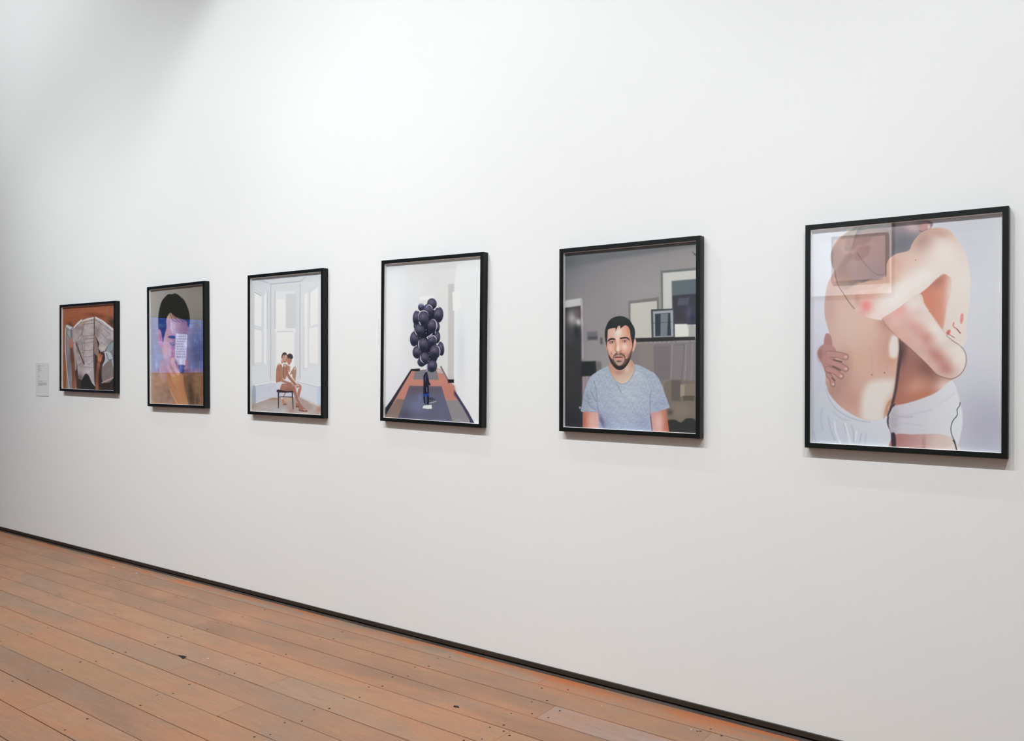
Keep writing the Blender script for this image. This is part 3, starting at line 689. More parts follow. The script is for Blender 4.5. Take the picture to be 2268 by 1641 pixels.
def art_portrait(S):
    """bearded man in a grey t-shirt in a softly blurred room"""
    S.frame(1240, 540, 8.206)
    S.grad(100, 200, 1500, 1500, (112, 112, 118), (152, 148, 148))
    S.frame(1220, 500, 3.283)
    S.blob(700, 500, 350, 260, 0, (156, 152, 153), .8)
    S.blob(330, 700, 160, 260, 0, (146, 140, 144), .8)
    S.poly([(90, 190), (1060, 100), (1060, 150), (700, 205), (400, 250), (90, 320)], (104, 108, 112), 18, .75, False)
    S.poly([(90, 190), (1060, 100), (1060, 118), (90, 222)], (92, 96, 96), 10, .6, False)
    S.blob(140, 260, 60, 70, 0, (84, 90, 98), .6)
    # doorway on the left
    S.poly([(95, 545), (222, 525), (228, 600), (95, 600)], (190, 190, 194), 8, 1, False)
    S.poly([(212, 540), (230, 530), (240, 960), (222, 975)], (178, 170, 172), 6, .9, False)
    S.poly([(90, 598), (215, 582), (222, 800), (222, 1000), (232, 1120), (234, 1600), (90, 1600)], (50, 52, 56), 8, 1, False)
    S.blob(130, 800, 70, 90, 0, (70, 68, 74), .8)
    S.blob(155, 670, 40, 60, 0, (190, 184, 186), .85)
    S.blob(200, 700, 24, 30, 0, (216, 212, 210), .9)
    S.blob(190, 630, 26, 34, 0, (112, 92, 96), .9)
    S.blob(185, 765, 16, 44, 0, (34, 40, 46), .9)
    S.blob(150, 1150, 70, 300, 0, (54, 52, 56), .6)
    S.blob(150, 1400, 90, 120, 0, (34, 38, 46), .7)
    S.ell(212, 1322, 7, 9, 0, (168, 160, 160), 6)
    # small things on the wall, lampshade and radiator
    S.poly([(262, 770), (338, 768), (340, 828), (266, 832)], (104, 106, 114), 12, .9, False)
    S.poly([(268, 805), (338, 803), (338, 826), (270, 830)], (70, 74, 82), 8, .8, False)
    S.poly([(358, 815), (374, 812), (378, 860), (360, 862)], (86, 84, 78), 9, .9, False)
    S.poly([(330, 988), (364, 990), (372, 1060), (334, 1075)], (104, 102, 104), 14, .9, False)
    S.poly([(222, 986), (326, 984), (336, 1090), (214, 1096)], (34, 38, 40), 9, 1, False)
    S.poly([(228, 1100), (300, 1100), (260, 1200), (228, 1300)], (142, 130, 136), 8, 1, False)
    for x in (240, 262, 284): S.line([(x, 1100), (x, 1200)], 5, (176, 166, 172), 8, .6, False)
    S.poly([(230, 1350), (246, 1350), (246, 1600), (232, 1600)], (108, 96, 100), 5, 1, False)
    # mantel pictures, with one glass reflection painted in
    S.frame(1390, 520, 6.565)
    S.poly([(480, 525), (1100, 470), (1100, 1500), (500, 1500)], (106, 112, 112), 16, 1, False)
    S.poly([(512, 555), (1100, 505), (1100, 1500), (520, 1500)], (200, 199, 196), 12, 1, False)
    S.poly([(640, 672), (1100, 632), (1100, 1280), (900, 1300), (680, 1290), (650, 1100)], (96, 106, 112), 14, 1, False)
    S.poly([(650, 885), (1100, 845), (1100, 1300), (660, 1300)], (62, 62, 72), 12, 1, False)
    S.blob(900, 1150, 60, 120, 0, (92, 94, 118), .7)
    S.blob(940, 1220, 40, 90, 0, (46, 50, 74), .8)
    S.blob(760, 1180, 70, 80, 0, (66, 62, 70), .6)
    S.poly([(740, 925), (900, 912), (885, 1015), (725, 1030)], (98, 104, 120), 8, .6, False)  # small quad paints a reflection from the glass into the print
    S.poly([(10, 965), (455, 905), (465, 1500), (20, 1520)], (122, 118, 118), 14, 1, False)
    S.poly([(42, 1000), (425, 960), (435, 1500), (45, 1500)], (194, 192, 186), 10, 1, False)
    S.poly([(340, 1085), (680, 1070), (690, 1500), (350, 1500)], (66, 72, 76), 8, 1, False)
    S.poly([(368, 1112), (660, 1095), (668, 1480), (378, 1490)], (162, 166, 174), 10, 1, False)
    S.poly([(398, 1150), (620, 1132), (632, 1465), (402, 1475)], (50, 60, 68), 8, 1, False)
    S.poly([(480, 1150), (590, 1140), (575, 1475), (478, 1478)], (128, 134, 138), 9, .9, False)
    S.line([(350, 1285), (640, 1268)], 8, (56, 66, 68), 8, .7, False)
    S.poly([(690, 1300), (860, 1295), (890, 1400), (880, 1480), (690, 1490)], (222, 222, 218), 14, 1, False)
    S.poly([(890, 1330), (1100, 1320), (1100, 1470), (890, 1475)], (168, 168, 166), 12, .9, False)
    S.poly([(110, 1505), (980, 1480), (985, 1530), (120, 1560)], (44, 44, 46), 11, 1, False)
    for x in (150, 225, 300, 375, 430, 500, 570, 640, 700, 905): S.line([(x, 1535), (x, 1560)], 8, (60, 58, 60), 8, .8, False)
    S.poly([(930, 232), (1000, 285), (1000, 320), (965, 290)], (92, 84, 88), 5, .8, False)
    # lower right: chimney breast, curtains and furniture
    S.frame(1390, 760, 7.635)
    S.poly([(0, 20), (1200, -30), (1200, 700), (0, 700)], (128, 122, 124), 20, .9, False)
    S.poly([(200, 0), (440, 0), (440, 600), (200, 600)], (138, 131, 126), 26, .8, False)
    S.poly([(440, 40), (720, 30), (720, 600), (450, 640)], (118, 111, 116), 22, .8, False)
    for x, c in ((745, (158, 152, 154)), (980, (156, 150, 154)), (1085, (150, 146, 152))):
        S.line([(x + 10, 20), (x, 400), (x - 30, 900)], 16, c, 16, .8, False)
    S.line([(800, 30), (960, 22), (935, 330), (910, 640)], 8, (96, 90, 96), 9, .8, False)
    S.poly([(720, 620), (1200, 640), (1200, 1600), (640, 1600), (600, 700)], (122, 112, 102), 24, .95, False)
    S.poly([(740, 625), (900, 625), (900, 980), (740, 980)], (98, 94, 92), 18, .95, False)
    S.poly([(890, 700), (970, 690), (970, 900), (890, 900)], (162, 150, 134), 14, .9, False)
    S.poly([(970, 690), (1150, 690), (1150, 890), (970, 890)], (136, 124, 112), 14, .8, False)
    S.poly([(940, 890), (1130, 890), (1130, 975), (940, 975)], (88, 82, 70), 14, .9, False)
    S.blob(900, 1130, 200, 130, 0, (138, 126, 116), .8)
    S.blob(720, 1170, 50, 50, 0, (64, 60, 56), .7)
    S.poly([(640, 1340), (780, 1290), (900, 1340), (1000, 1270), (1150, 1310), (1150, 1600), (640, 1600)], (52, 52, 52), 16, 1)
    # arms
    S.frame(1220, 500, 3.283)
    S.clip = S.mask([(235, 1340), (350, 1345), (358, 1600), (232, 1600)], 3, False)
    S.grad(235, 0, 355, 0, (186, 112, 92), (222, 180, 172)); S.blob(300, 1420, 34, 80, 0, (222, 184, 176), .8); S.blob(240, 1420, 12, 90, 0, (178, 106, 86), .8)
    S.clip = S.mask([(722, 1340), (838, 1320), (848, 1400), (862, 1510), (745, 1600)], 3, False)
    S.grad(725, 0, 860, 0, (206, 158, 156), (182, 108, 84)); S.blob(785, 1430, 36, 80, 0, (226, 190, 184), .9)
    S.clip = None
    S.line([(345, 1360), (356, 1420), (360, 1490)], 5, (88, 70, 78), 5, .8)
    S.line([(722, 1365), (730, 1430), (746, 1600)], 6, (60, 56, 74), 5, .8)
    # neck
    S.frame(1320, 690, 10.255)
    S.clip = S.mask([(285, 1210), (350, 1180), (420, 1180), (700, 1180), (790, 1100), (860, 1190), (890, 1240), (870, 1400), (800, 1560), (700, 1640), (560, 1660), (430, 1610), (330, 1480)], 8)
    S.grad(300, 1200, 860, 1500, (196, 148, 124), (220, 200, 186))
    S.grad(0, 1300, 0, 1620, (182, 140, 126), (218, 200, 182), .5)
    S.blob(520, 1380, 120, 60, 0, (178, 136, 122), .8)
    S.blob(700, 1300, 60, 90, 0, (224, 196, 182), .7)
    S.blob(820, 1200, 24, 80, -20, (196, 138, 110), .7)
    S.clip = None
    # t-shirt
    S.frame(1220, 500, 3.283)
    tee = [(418, 1018), (430, 1060), (455, 1105), (490, 1138), (520, 1146), (555, 1138), (585, 1100), (606, 1050), (608, 1008), (650, 1018), (700, 1042), (752, 1070), (785, 1110), (815, 1180), (840, 1250), (866, 1322), (800, 1345), (732, 1362), (724, 1330), (722, 1400), (748, 1600), (350, 1600), (345, 1355), (225, 1352), (217, 1345), (232, 1270), (245, 1200), (270, 1130), (300, 1085), (350, 1050)]
    S.clip = S.mask(curve_pts(tee[:10], False, 4).tolist() + tee[10:], 3, False)
    S.grad(0, 1020, 0, 1500, (166, 177, 192), (170, 180, 204))
    S.blob(560, 1230, 120, 120, 0, (184, 192, 206), .8)
    S.blob(620, 1090, 70, 50, 30, (188, 194, 204), .7)
    S.blob(260, 1270, 50, 80, 10, (142, 152, 166), .7)
    S.blob(350, 1130, 60, 60, 0, (168, 180, 196), .6)
    S.blob(800, 1300, 60, 40, -20, (152, 166, 190), .7)
    S.blob(400, 1440, 50, 90, 0, (148, 156, 184), .7)
    S.blob(670, 1440, 60, 70, 0, (150, 160, 188), .6)
    S.mottle(5, .16, .16, 5); S.mottle(3, .3, .4, 8); S.grain(4)
    for P in ([(730, 1200), (722, 1260), (722, 1330), (728, 1362)], [(312, 1130), (330, 1200), (338, 1290), (346, 1345)], [(290, 1200), (310, 1240), (330, 1280)], [(270, 1290), (300, 1320), (330, 1340)], [(480, 1150), (500, 1190), (510, 1210)], [(262, 1230), (280, 1260)]):
        S.line(P, 5, (104, 112, 140), 7, .6)
    S.line([(226, 1340), (290, 1352), (345, 1352)], 4, (120, 128, 144), 5, .6)
    S.line([(418, 1018), (430, 1062), (456, 1108), (490, 1141), (520, 1150), (556, 1140), (588, 1100), (608, 1050), (610, 1010)], 5, (136, 146, 162), 4, .8)
    S.blob(370, 1420, 16, 60, -20, (98, 90, 124), .8)
    S.clip = None
    # ---- head
    S.frame(1320, 690, 10.255)
    S.poly([(212, 700), (240, 730), (250, 800), (256, 880), (232, 850), (214, 780)], (200, 142, 126), 7)
    S.poly([(850, 660), (885, 620), (912, 670), (905, 760), (880, 850), (850, 905), (828, 900), (838, 780)], (222, 166, 156), 8)
    S.blob(880, 700, 20, 40, 0, (232, 190, 178), .8)
    face = [(265, 420), (350, 360), (500, 300), (650, 290), (760, 380), (800, 560), (820, 720), (818, 900), (790, 1040), (730, 1180), (640, 1290), (540, 1330), (440, 1290), (350, 1180), (290, 1040), (250, 880), (240, 700), (246, 520)]
    S.clip = S.mask(face, 6)
    S.grad(240, 0, 830, 0, (208, 160, 142), (214, 158, 136))
    S.blob(330, 520, 90, 120, 0, (216, 176, 166), .8)
    S.blob(520, 480, 130, 120, 0, (238, 222, 210), 1)
    S.blob(480, 640, 50, 110, 0, (236, 214, 200), .9)
    S.blob(640, 480, 70, 90, 0, (222, 174, 154), .7)
    S.blob(740, 420, 50, 90, 10, (206, 138, 108), .85)
    S.blob(780, 620, 26, 90, 0, (196, 130, 112), .8)
    S.blob(500, 830, 44, 110, 0, (240, 216, 202), 1)
    S.blob(650, 800, 80, 90, 0, (238, 210, 196), .95)
    S.blob(330, 830, 70, 90, 0, (228, 192, 176), .9)
    S.blob(400, 930, 60, 60, 20, (226, 186, 168), .7)
    S.blob(450, 760, 18, 90, 3, (190, 128, 96), .9)
    S.blob(440, 850, 20, 50, 0, (196, 134, 104), .7)
    S.blob(270, 900, 24, 70, 0, (186, 128, 106), .7)
    S.blob(350, 670, 80, 40, -5, (186, 134, 124), .85)
    S.blob(650, 660, 80, 36, 0, (196, 138, 120), .85)
    S.blob(430, 660, 26, 34, 0, (184, 124, 98), .7)
    S.blob(560, 650, 24, 44, 0, (206, 140, 112), .7)
    S.blob(740, 760, 36, 60, 0, (212, 160, 142), .6)
    # beard
    beard = [(246, 820), (262, 900), (300, 990), (350, 1060), (392, 1080), (398, 1010), (440, 955), (470, 930), (500, 960), (545, 935), (590, 950), (660, 1010), (670, 1070), (710, 1060), (760, 960), (800, 880), (822, 820), (830, 900), (800, 1040), (740, 1190), (650, 1310), (540, 1360), (440, 1310), (350, 1200), (290, 1060)]
    S.poly(beard, (74, 56, 52), 16, .82)
    S.blob(740, 1000, 50, 60, 20, (150, 116, 106), .6)
    S.blob(640, 960, 30, 20, 20, (150, 112, 98), .5)
    S.blob(350, 960, 30, 40, 0, (168, 126, 108), .7)
    S.poly([(300, 1000), (350, 1100), (440, 1200), (540, 1240), (640, 1210), (720, 1120), (800, 980), (790, 1060), (730, 1190), (640, 1300), (540, 1340), (440, 1300), (350, 1190), (300, 1080)], (42, 34, 34), 22, .85)
    S.poly([(400, 1030), (430, 1000), (510, 985), (600, 1000), (650, 1060), (640, 1130), (590, 1200), (520, 1230), (460, 1180), (410, 1110)], (206, 170, 156), 16, .85)
    S.blob(520, 1130, 60, 22, 0, (84, 62, 58), .9)
    S.blob(520, 1190, 36, 26, 0, (188, 158, 150), .7)
    S.poly([(385, 1060), (395, 1010), (440, 962), (480, 925), (505, 950), (545, 925), (600, 950), (660, 1005), (650, 1040), (600, 995), (540, 975), (500, 985), (450, 990), (415, 1040)], (128, 94, 84), 10, .85)
    S.blob(515, 955, 24, 22, 0, (206, 176, 166), .8)
    # mouth
    S.poly([(420, 1048), (470, 1020), (510, 1028), (550, 1018), (610, 1042), (560, 1058), (500, 1060)], (132, 70, 66), 6)
    S.poly([(435, 1055), (500, 1052), (600, 1046), (570, 1085), (520, 1104), (465, 1090)], (222, 150, 142), 6)
    S.line([(425, 1050), (500, 1044), (605, 1040)], 9, (70, 36, 36), 5)
    # nose
    S.line([(445, 885), (470, 905), (505, 918), (545, 905), (575, 885)], 11, (142, 88, 74), 8, .9)
    S.blob(462, 905, 12, 8, 0, (110, 60, 52), .8); S.blob(560, 902, 14, 8, 0, (110, 60, 52), .8)
    S.blob(500, 870, 24, 24, 0, (244, 224, 212), .8)
    # eyes and brows
    for ex, ey, w in ((368, 698, 56), (652, 676, 56)):
        S.ell(ex, ey, w, 26, 0, (172, 128, 116), 14, .8)
        S.ell(ex, ey + 2, w - 8, 15, 0, (226, 214, 210), 6)
        S.ell(ex, ey - 1, 21, 17, 0, (48, 34, 34), 5)
        S.ell(ex - 6, ey - 6, 4, 4, 0, (226, 222, 220), 2)
        S.line([(ex - w, ey + 4), (ex - 24, ey - 16), (ex + 20, ey - 18), (ex + w - 4, ey - 2)], 9, (70, 44, 42), 5)
        S.line([(ex - w + 6, ey + 10), (ex, ey + 20), (ex + w - 10, ey + 8)], 5, (136, 86, 78), 6, .8)
    S.blob(322, 712, 12, 26, 0, (90, 52, 50), .7)
    S.poly([(262, 690), (280, 640), (330, 606), (400, 606), (442, 628), (420, 642), (340, 640), (290, 668)], (34, 28, 28), 7)
    S.poly([(548, 600), (600, 585), (690, 578), (740, 606), (770, 658), (730, 634), (680, 610), (560, 622)], (34, 26, 26), 7)
    S.clip = None
    # hair
    hair = [(244, 820), (225, 720), (205, 600), (205, 430), (240, 320), (290, 220), (370, 150), (470, 112), (590, 105), (690, 140), (770, 200), (820, 280), (870, 370), (888, 480), (880, 580), (860, 680), (845, 760), (832, 830), (822, 720), (800, 620), (780, 500), (768, 420), (735, 350), (690, 318), (640, 320), (560, 380), (550, 330), (500, 330), (450, 440), (440, 460), (445, 380), (380, 375), (300, 395), (268, 430), (262, 560), (250, 700)]
    S.poly(curve_pts(hair, True, 3), (36, 42, 42), 8, 1, False)
    S.blob(540, 190, 150, 50, 0, (52, 58, 56), .7)
    S.blob(830, 480, 16, 40, 10, (92, 94, 92), .5)
    S.grain(2)

def art_embrace(S):
    """two people embracing, seen from shoulders to hips, pale grey backdrop"""
    F = lambda: S.frame(1760, 440, 2.69)
    F()
    S.grad(60, 700, 1250, 500, (204, 206, 216), (214, 216, 222))
    S.blob(1000, 250, 260, 230, 0, (196, 199, 208), .5)
    S.blob(1150, 1350, 260, 300, 0, (176, 177, 194), .85)
    S.blob(150, 1150, 90, 330, 0, (190, 194, 212), .6)
    S.blob(1230, 900, 200, 260, 0, (212, 214, 220), .5)
    # --- back figure (right): torso
    body = [(500, 120), (800, 110), (812, 178), (870, 172), (930, 196), (990, 270), (1022, 340), (1046, 470), (1042, 600), (1030, 700), (1015, 800), (960, 900), (935, 1060), (950, 1130), (900, 1180), (600, 1240), (560, 1180), (560, 400), (600, 300)]
    m = S.mask(body, 4); S.clip = m
    S.grad(600, 0, 1050, 0, (206, 158, 142), (226, 218, 212))
    S.blob(960, 500, 150, 420, 0, (226, 219, 214), .9)
    # side of ribs lit shadow wedge
    S.clip = m * S.mask([(742, 566), (800, 520), (880, 452), (905, 446), (930, 470), (925, 560), (905, 640), (895, 710), (880, 775), (850, 740), (800, 665), (765, 610)], 9)
    S.grad(760, 0, 930, 0, (198, 124, 100), (214, 160, 142))
    S.blob(850, 490, 60, 40, -40, (160, 104, 92), .7)
    S.blob(930, 560, 30, 150, 5, (226, 212, 204), .9)
    S.blob(800, 620, 60, 90, 20, (202, 126, 104), .5)
    S.clip = m
    S.ell(803, 674, 4, 4, 0, (150, 84, 66), 2)
    # lower belly of the right figure
    bel = [(620, 830), (700, 870), (760, 950), (860, 1050), (935, 1070), (950, 1120), (900, 1160), (750, 1200), (585, 1225), (590, 1150), (608, 1000)]
    S.clip = S.mask(bel, 5)
    S.grad(600, 0, 900, 0, (140, 92, 84), (216, 170, 150))
    S.grad(0, 830, 0, 1220, (150, 104, 96), (190, 124, 104), .5)
    S.blob(790, 1010, 100, 60, 40, (122, 84, 76), .8)
    S.blob(720, 1120, 70, 50, -30, (206, 150, 130), .8)
    S.blob(900, 1130, 60, 60, 0, (224, 212, 204), .95)
    S.blob(640, 900, 30, 90, 0, (84, 56, 58), .85)
    S.blob(760, 1170, 100, 22, -12, (186, 118, 92), .7)
    # --- left figure (back) torso
    S.clip = None
    lt = [(250, 250), (330, 190), (400, 175), (560, 300), (640, 560), (560, 700), (620, 830), (625, 900), (612, 1030), (600, 1150), (560, 1240), (545, 1320), (400, 1310), (290, 1250), (220, 1180), (190, 1120), (185, 1060), (200, 900), (205, 800), (180, 700), (180, 600), (200, 500), (232, 430), (215, 340)]
    m = S.mask(lt, 4); S.clip = m
    S.grad(180, 0, 640, 0, (196, 160, 148), (212, 176, 160))
    S.blob(330, 760, 130, 200, 0, (208, 182, 166), .7)
    S.blob(205, 620, 40, 180, 0, (184, 150, 146), .7)
    S.blob(470, 740, 110, 90, 0, (212, 180, 164), .7)
    S.blob(560, 870, 70, 130, 10, (190, 146, 134), .8)
    S.blob(600, 900, 22, 200, 2, (214, 176, 160), .5)
    S.blob(240, 1140, 70, 120, 30, (164, 128, 116), .8)
    S.blob(330, 1190, 120, 80, 25, (188, 144, 132), .6)
    S.blob(350, 960, 120, 60, 0, (206, 166, 144), .5)
    S.blob(580, 960, 50, 50, 0, (200, 150, 122), .55)
    S.blob(545, 740, 60, 50, 40, (178, 130, 114), .8)
    S.poly([(585, 815), (612, 822), (618, 870), (614, 930), (590, 950), (566, 935), (562, 880), (572, 835)], (224, 216, 210), 14)
    S.poly([(470, 1085), (560, 1075), (595, 1090), (588, 1150), (555, 1200), (535, 1270), (530, 1330), (410, 1325), (395, 1230), (410, 1150), (430, 1110)], (220, 214, 209), 32)
    S.poly([(560, 1205), (592, 1190), (560, 1265), (535, 1300), (530, 1320), (540, 1250)], (184, 134, 108), 8, .8)
    S.ell(535, 1038, 4, 4, 0, (120, 84, 72), 2); S.ell(460, 1050, 4, 4, 0, (120, 84, 72), 2)
    S.line([(445, 880), (462, 960), (462, 1050)], 4, (178, 140, 128), 6, .35)
    # head and neck of the left figure, in shade
    S.clip = None
    S.poly([(215, 340), (250, 262), (330, 190), (395, 172), (450, 300), (420, 420), (330, 470), (240, 430)], (160, 144, 138), 5)
    S.clip = S.mask([(395, 160), (560, 120), (800, 130), (812, 176), (760, 200), (700, 270), (680, 310), (600, 335), (550, 375), (545, 430), (400, 500), (370, 440), (345, 300)], 5)
    S.grad(380, 0, 760, 0, (112, 108, 112), (128, 120, 126))
    S.blob(640, 270, 80, 60, -30, (96, 98, 106), .9)
    S.blob(700, 165, 70, 40, 15, (196, 170, 172), .95)
    S.blob(590, 160, 60, 40, 0, (156, 138, 138), .6)
    S.blob(440, 160, 50, 40, 0, (120, 124, 124), .8)
    # ear-like shapes and lips at top
    S.clip = None
    S.poly([(745, 165), (770, 140), (800, 148), (812, 178), (780, 186), (752, 200), (742, 185)], (186, 142, 140), 4)
    S.line([(745, 190), (760, 196), (785, 186), (806, 180)], 5, (112, 84, 92), 4)
    S.blob(800, 168, 8, 14, 0, (226, 216, 212), .8)
    # shaded nape and far shoulder, brown glass reflection painted in
    S.clip = S.mask([(330, 310), (400, 190), (560, 190), (575, 330), (560, 440), (500, 480), (400, 490), (300, 540), (250, 480), (240, 440)], 12)
    S.grad(240, 0, 560, 0, (152, 130, 127), (134, 114, 112))
    S.blob(440, 300, 90, 60, 20, (146, 116, 112), .7)
    S.blob(310, 480, 60, 60, 0, (150, 128, 120), .7)
    S.clip = m
    S.blob(300, 520, 90, 40, 40, (186, 158, 146), .5)
    S.clip = None
    S.line([(240, 430), (248, 480), (262, 520), (300, 580), (330, 625), (356, 656)], 5, (92, 78, 76), 5, .75)
    S.line([(372, 320), (400, 365), (430, 400), (470, 440), (505, 455), (535, 448)], 6, (86, 72, 74), 8, .5)
    # --- upper arm of the right figure over the left figure's shoulder
    arm = [(812, 178), (880, 174), (930, 196), (1000, 290), (1030, 370), (1045, 470), (1030, 540), (900, 450), (850, 470), (790, 530), (744, 566), (690, 600), (620, 650), (560, 690), (515, 722), (430, 705), (370, 670), (352, 600), (360, 555), (440, 545), (500, 530), (545, 480), (552, 380), (600, 332), (682, 308), (712, 250), (760, 200)]
    S.clip = S.mask(arm, 4)
    S.grad(500, 280, 700, 640, (206, 170, 154), (226, 219, 214))
    S.blob(900, 330, 150, 100, 40, (228, 220, 216), .95)
    S.blob(760, 250, 90, 60, -45, (178, 142, 130), .9)
    S.blob(860, 205, 70, 26, 10, (194, 156, 142), .8)
    S.blob(600, 380, 70, 70, 0, (202, 160, 146), .85)
    S.blob(700, 380, 60, 50, -30, (214, 184, 168), .6)
    S.blob(560, 480, 60, 50, 0, (196, 152, 132), .6)
    S.blob(590, 470, 50, 50, -35, (208, 166, 146), .5)
    S.blob(760, 470, 130, 60, -35, (228, 222, 218), .95)
    S.blob(600, 590, 110, 60, -35, (230, 223, 220), 1)
    S.blob(660, 520, 80, 45, -35, (228, 221, 217), .8)
    S.blob(450, 570, 70, 40, -10, (206, 158, 142), .7)
    S.blob(425, 640, 42, 46, 0, (222, 132, 130), 1.0)
    S.blob(395, 690, 40, 24, 0, (206, 140, 132), .6)
    S.blob(370, 600, 30, 50, 0, (190, 140, 128), .8)
    S.blob(500, 700, 45, 22, 0, (232, 206, 202), .8)
    S.ell(721, 366, 3, 3, 0, (150, 100, 84), 2)
    S.clip = None
    # --- forearm crossing down to the right, elbow at bottom right
    fa = [(520, 718), (560, 690), (640, 640), (744, 566), (780, 640), (850, 740), (905, 812), (960, 860), (1000, 890), (1022, 940), (1018, 1000), (985, 1050), (935, 1072), (880, 1062), (845, 1045), (790, 985), (700, 900), (620, 830), (560, 770)]
    S.clip = S.mask(fa, 4)
    S.grad(560, 800, 860, 640, (206, 160, 148), (226, 219, 214))
    S.blob(700, 620, 60, 50, 0, (228, 220, 216), .9)
    S.blob(620, 670, 55, 35, -30, (222, 160, 150), .8)
    S.blob(860, 800, 90, 50, 45, (228, 221, 216), .95)
    S.blob(960, 940, 60, 60, 0, (228, 220, 214), .95)
    S.blob(780, 830, 60, 40, 45, (196, 140, 130), .8)
    S.blob(720, 770, 80, 40, 40, (202, 144, 134), .6)
    S.blob(850, 940, 90, 45, 42, (190, 134, 124), .95)
    S.blob(900, 1010, 50, 38, 30, (186, 128, 120), .9)
    S.blob(650, 810, 60, 20, 45, (214, 172, 158), .8)
    S.blob(600, 730, 40, 30, 0, (216, 180, 168), .6)
    S.mottle(3, .05, .05, 4)
    S.clip = None
    S.line([(905, 815), (940, 845), (985, 875), (1010, 905), (1022, 945), (1016, 1000), (985, 1048), (935, 1073), (880, 1062), (845, 1046)], 5, (128, 96, 92), 5, .8)
    S.line([(524, 722), (560, 772), (620, 832), (700, 902), (790, 988), (845, 1046)], 4, (140, 96, 86), 5, .6)
    S.line([(744, 566), (765, 615), (800, 668), (850, 742), (900, 805)], 3, (206, 142, 120), 4, .5)
    # dark gap between the two
    S.poly([(620, 835), (634, 870), (640, 930), (628, 1010), (612, 1120), (590, 1220), (560, 1290), (548, 1300), (575, 1220), (596, 1120), (610, 1000), (622, 900)], (66, 44, 50), 7, .92)
    # fingertips on the back, far right
    for p in ([(990, 690), (1004, 686), (1006, 712), (998, 742), (986, 738)],):
        S.poly(p, (220, 146, 142), 4)
    S.poly([(1000, 760), (1020, 790), (1030, 830), (1000, 880), (960, 850), (905, 812), (930, 780), (950, 740), (985, 745)], (226, 216, 210), 6, .9)
    S.line([(948, 740), (946, 760), (968, 778), (985, 800)], 8, (206, 124, 112), 4, .9)
    S.line([(965, 775), (980, 792), (990, 802)], 4, (128, 76, 70), 3, .9)
    S.poly([(905, 790), (925, 780), (928, 795), (915, 812), (905, 808)], (206, 120, 110), 4)
    S.line([(912, 800), (930, 815), (952, 828)], 5, (170, 96, 84), 4, .9)
    # --- hand of the right figure on the left figure's flank
    hand = [(185, 808), (205, 806), (220, 830), (222, 870), (240, 905), (300, 918), (322, 940), (300, 958), (250, 950), (300, 985), (324, 1010), (310, 1030), (270, 1025), (295, 1050), (285, 1076), (240, 1068), (210, 1058), (240, 1090), (236, 1120), (205, 1100), (188, 1050), (170, 1000), (140, 950), (138, 910), (170, 870), (178, 840)]
    S.clip = S.mask([(170, 790), (240, 790), (340, 900), (350, 1040), (310, 1100), (250, 1140), (190, 1120), (130, 950)], 14)
    S.blob(300, 975, 50, 90, 0, (150, 112, 100), .35)
    S.clip = None
    S.poly([(185, 806), (208, 808), (220, 835), (222, 880), (190, 905), (174, 860)], (168, 118, 114), 4)
    S.poly([(140, 940), (138, 905), (170, 868), (215, 872), (245, 900), (240, 960), (215, 1060), (188, 1050), (170, 1000)], (172, 126, 120), 4)
    S.blob(155, 930, 18, 34, 0, (132, 92, 92), .8)
    for (x0, y0, x1, y1, w) in ((200, 925, 303, 943, 34), (198, 970, 304, 1014, 32), (196, 1015, 276, 1058, 30), (200, 1050, 228, 1106, 24)):
        S.line([(x0, y0), ((x0 + x1) / 2 + 6, (y0 + y1) / 2 - 4), (x1, y1)], w + 5, (96, 66, 64), 4, .75)
        S.line([(x0, y0), ((x0 + x1) / 2 + 6, (y0 + y1) / 2 - 4), (x1, y1)], w - 1, (182, 134, 126), 5)
        S.ell(x1 + 1, y1 - 1, 9, 7, 15, (206, 176, 170), 4)
    S.blob(190, 950, 32, 50, 0, (176, 128, 122), .9)
    for a, b in (((232, 960), (280, 972)), ((228, 1000), (272, 1022))):
        S.line([a, b], 8, (72, 48, 48), 6, .8)
    S.line([(222, 1068), (240, 1084)], 7, (84, 58, 54), 6, .8)
    # --- white shorts, left figure
    sh = [(190, 1115), (200, 1170), (230, 1225), (290, 1275), (370, 1308), (450, 1322), (520, 1315), (552, 1296), (552, 1340), (572, 1390), (580, 1500), (60, 1490), (60, 1200), (150, 1130)]
    S.clip = S.mask(sh, 4)
    S.grad(90, 0, 560, 0, (182, 190, 202), (214, 217, 224))
    S.grad(0, 1330, 0, 1490, (206, 210, 218), (196, 200, 214), .35)
    S.blob(170, 1190, 60, 50, 0, (200, 206, 212), .6)
    S.line([(188, 1130), (200, 1180), (232, 1235), (292, 1285), (370, 1318), (450, 1332)], 5, (164, 170, 188), 6, .8)
    S.line([(195, 1145), (225, 1212), (292, 1268), (372, 1302)], 4, (222, 224, 230), 4, .8)
    for P, c in (([(238, 1330), (246, 1390), (270, 1450), (284, 1475)], (236, 238, 242)), ([(200, 1300), (214, 1370), (240, 1440)], (166, 174, 190)), ([(165, 1250), (156, 1310), (166, 1380)], (170, 178, 192)),
                 ([(300, 1340), (318, 1400), (330, 1455)], (234, 236, 240)), ([(292, 1340), (306, 1400)], (172, 180, 196)), ([(338, 1350), (350, 1390), (352, 1450)], (170, 178, 194)),
                 ([(370, 1380), (362, 1440)], (232, 234, 240)), ([(398, 1400), (384, 1460)], (168, 174, 192)), ([(425, 1400), (420, 1460)], (178, 184, 200)), ([(230, 1270), (280, 1310), (330, 1320)], (176, 184, 198)), ([(110, 1380), (130, 1470)], (172, 180, 194))):
        S.line(P, 6, c, 9, .8)
    S.clip = None
    S.poly([(553, 1300), (575, 1240), (600, 1225), (560, 1290), (590, 1330), (560, 1350), (600, 1400), (604, 1510), (585, 1510), (574, 1400), (552, 1345)], (56, 44, 52), 5, .95)
